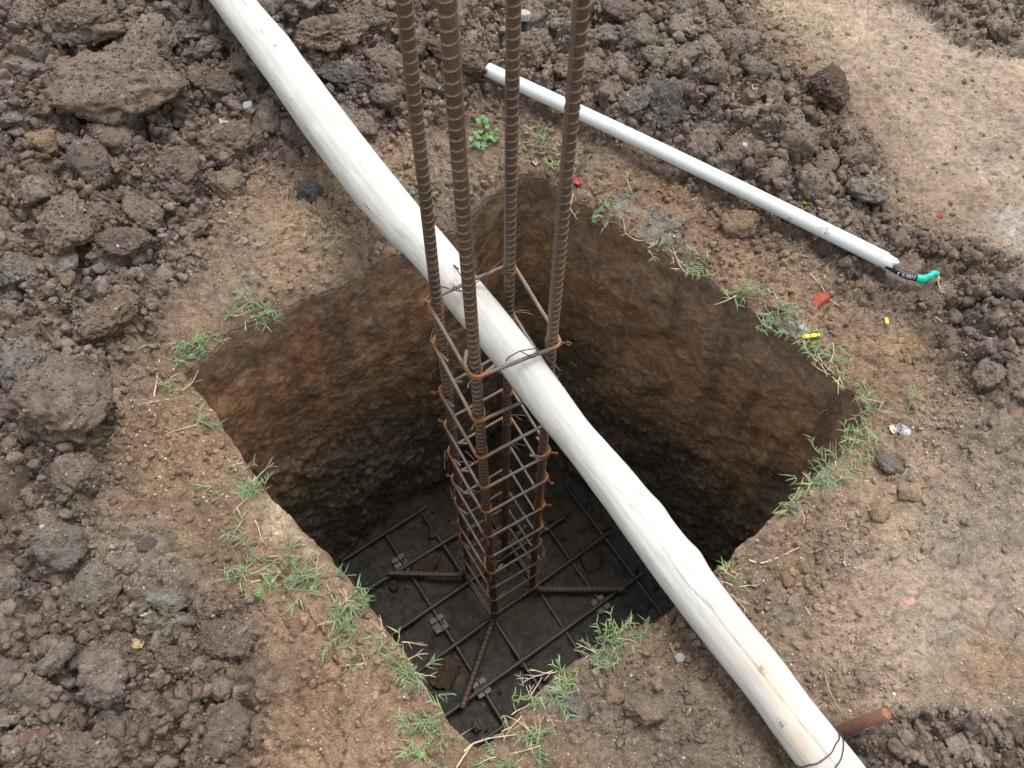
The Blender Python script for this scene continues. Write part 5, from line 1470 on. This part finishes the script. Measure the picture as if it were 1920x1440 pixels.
chip('brick_chip', 1762, 406, 16, 10, .004, 0, M_BRICK, 'small red brick chip on the trodden ground at right', 'brick chip', 4)
chip('stone', 1703, 1124, 30, 30, .004, 0, M_PINK, 'flat pink stone pressed into the sandy ground at right', 'stone', 5, 7, -.2)
chip('stone', 465, 200, 20, 28, .006, 10, plain('pale_blue_stone', (.36, .375, .39), .8, .25, 130, .2, .001), 'small pale blue grey stone left of the pole', 'stone', 6, shape=[(454, 191), (470, 185), (475, 203), (466, 216), (457, 206)])
chip('stone', 1505, 617, 22, 22, .007, 10, M_STONE, 'grey triangular stone above the long yellow strip', 'stone', 7, 4)
chip('stone', 1275, 1234, 26, 20, .006, 0, M_STONE, 'small light stone beside the pole on the near right rim', 'stone', 9)
chip('stone', 79, 988, 12, 10, .004, 0, M_STONE, 'tiny white pebble in the lower left spoil', 'pebble', 10)
chip('stone', 1637, 524, 10, 16, .005, 0, M_STONE, 'tiny pale stone below the pipe end', 'pebble', 12)
chip('stone', 1676, 1301, 8, 7, .003, 0, plain('white_pebble', (.75, .70, .6), .7, .1, 90), 'tiny white pebble above the rusty stake', 'pebble', 13)
chip('stone', 985, 28, 26, 30, .010, 0, M_LIME, 'whitish lump between the third and fourth bars at the top', 'stone', 14)
chip('stone', 1397, 273, 14, 12, .006, 0, M_LIME, 'small whitish lump on the heap above the pipe', 'stone', 15)
for i, (px, py, w, h_, lab) in enumerate(((415, 232, 44, 20, 'patch of white lime crumbs on the wide sandy clod'), )):
    g = hit(px, py); s_ = depth(g) / F
    o = bpy.data.objects.new('lime_crust', clod_mesh('lime_crust', 555, 4, 9, .7, 1.6, M_LIME)); link(o)
    o.location = (g.x, g.y, g.z); o.scale = (w * s_ / 2, h_ * s_ / 2, .006); o.rotation_euler = (.35, .1, -.3); tag(o, lab, 'lime')
def strip(px, py, L, w, rot, label, bands=(), cat='plastic strip'):
    g = hit(px, py); s_ = depth(g) / F
    root = empty('plastic_strip', (g.x, g.y, g.z + .007)); root.rotation_euler = (.1, .05, math.radians(rot)); tag(root, label, cat)
    mb = MB(); mb.box((0, 0, 0), (L * s_, w * s_ * 1.1, .0028)); o = mb.build('strip', M_YEL, root, smooth=False)
    for b_ in bands:
        mb = MB(); mb.box((b_ * L * s_, 0, 0), (.0022, w * s_ * 1.14, .0034)); mb.build('band', M_YELD, root, smooth=False)
strip(1519, 633, 34, 6, 12, 'long yellow plastic strip lying in the rim grass', (-.42, -.05, .38))
strip(1660, 605, 6, 11, 0, 'short yellow plastic piece on the soil below the pipe end')
strip(1510, 385, 14, 4.5, -25, 'tiny yellow tipped stick lying beside the pipe')
def crumple(name, px, py, w, h_, hz_, mat, label, cat, seed, n=9):
    g = hit(px, py); s_ = depth(g) / F; r = random.Random(seed); vs, fs = [], []
    for i in range(n):
        for j in range(n):
            u, v = i / (n - 1) - .5, j / (n - 1) - .5
            k_ = 1 - .35 * (abs(u) + abs(v))
            vs.append((u * w * s_ * k_ + r.uniform(-.0006, .0006), v * h_ * s_ * 1.1 * k_ + r.uniform(-.0006, .0006), hz_ * (mnoise.noise(Vector((u * 3.5, v * 3.5, seed))) + .3 * r.uniform(-1, 1) + 2.5 * u * u)))
    fs = [(i * n + j, (i + 1) * n + j, (i + 1) * n + j + 1, i * n + j + 1) for i in range(n - 1) for j in range(n - 1)]
    o = obj(name, np.array(vs), fs, mat, smooth=True); o.location = (g.x, g.y, g.z + .003); o.rotation_euler[2] = r.uniform(-.5, .5)
    sm = o.modifiers.new('thick', 'SOLIDIFY'); sm.thickness = .0006
    tag(o, label, cat); return o
crumple('foil_scrap', 1692, 808, 34, 26, .006, M_FOIL, 'crumpled silver foil scrap on the soil right of the right corner', 'foil scrap', 3)
crumple('paper_scrap', 1672, 806, 12, 20, .004, plain('dirty_paper', (.6, .57, .5), .8, .2, 90), 'bit of white paper left of the silver foil', 'paper scrap', 4)
crumple('dry_leaf', 260, 1208, 30, 20, .006, M_LEAFD, 'curled tan dry leaf in the lower left spoil', 'dry leaf', 5)
crumple('dry_leaf', 1414, 166, 14, 20, .005, M_LEAFD, 'small tan dry leaf on the heap above the pipe', 'dry leaf', 6)
crumple('leaf_scrap', 1002, 305, 10, 24, .004, plain('grey_leaf', (.33, .26, .2), .8, .2, 90), 'grey brown dead leaf hanging at the far corner', 'dead leaf', 7)
crumple('red_scrap', 1083, 341, 20, 22, .006, M_RED, 'frayed red plastic scrap right of the fourth bar', 'plastic scrap', 8)
crumple('white_scrap', 275, 1152, 26, 6, .003, M_LIME, 'thin white shell sliver on the grey clay lump', 'shell', 9)
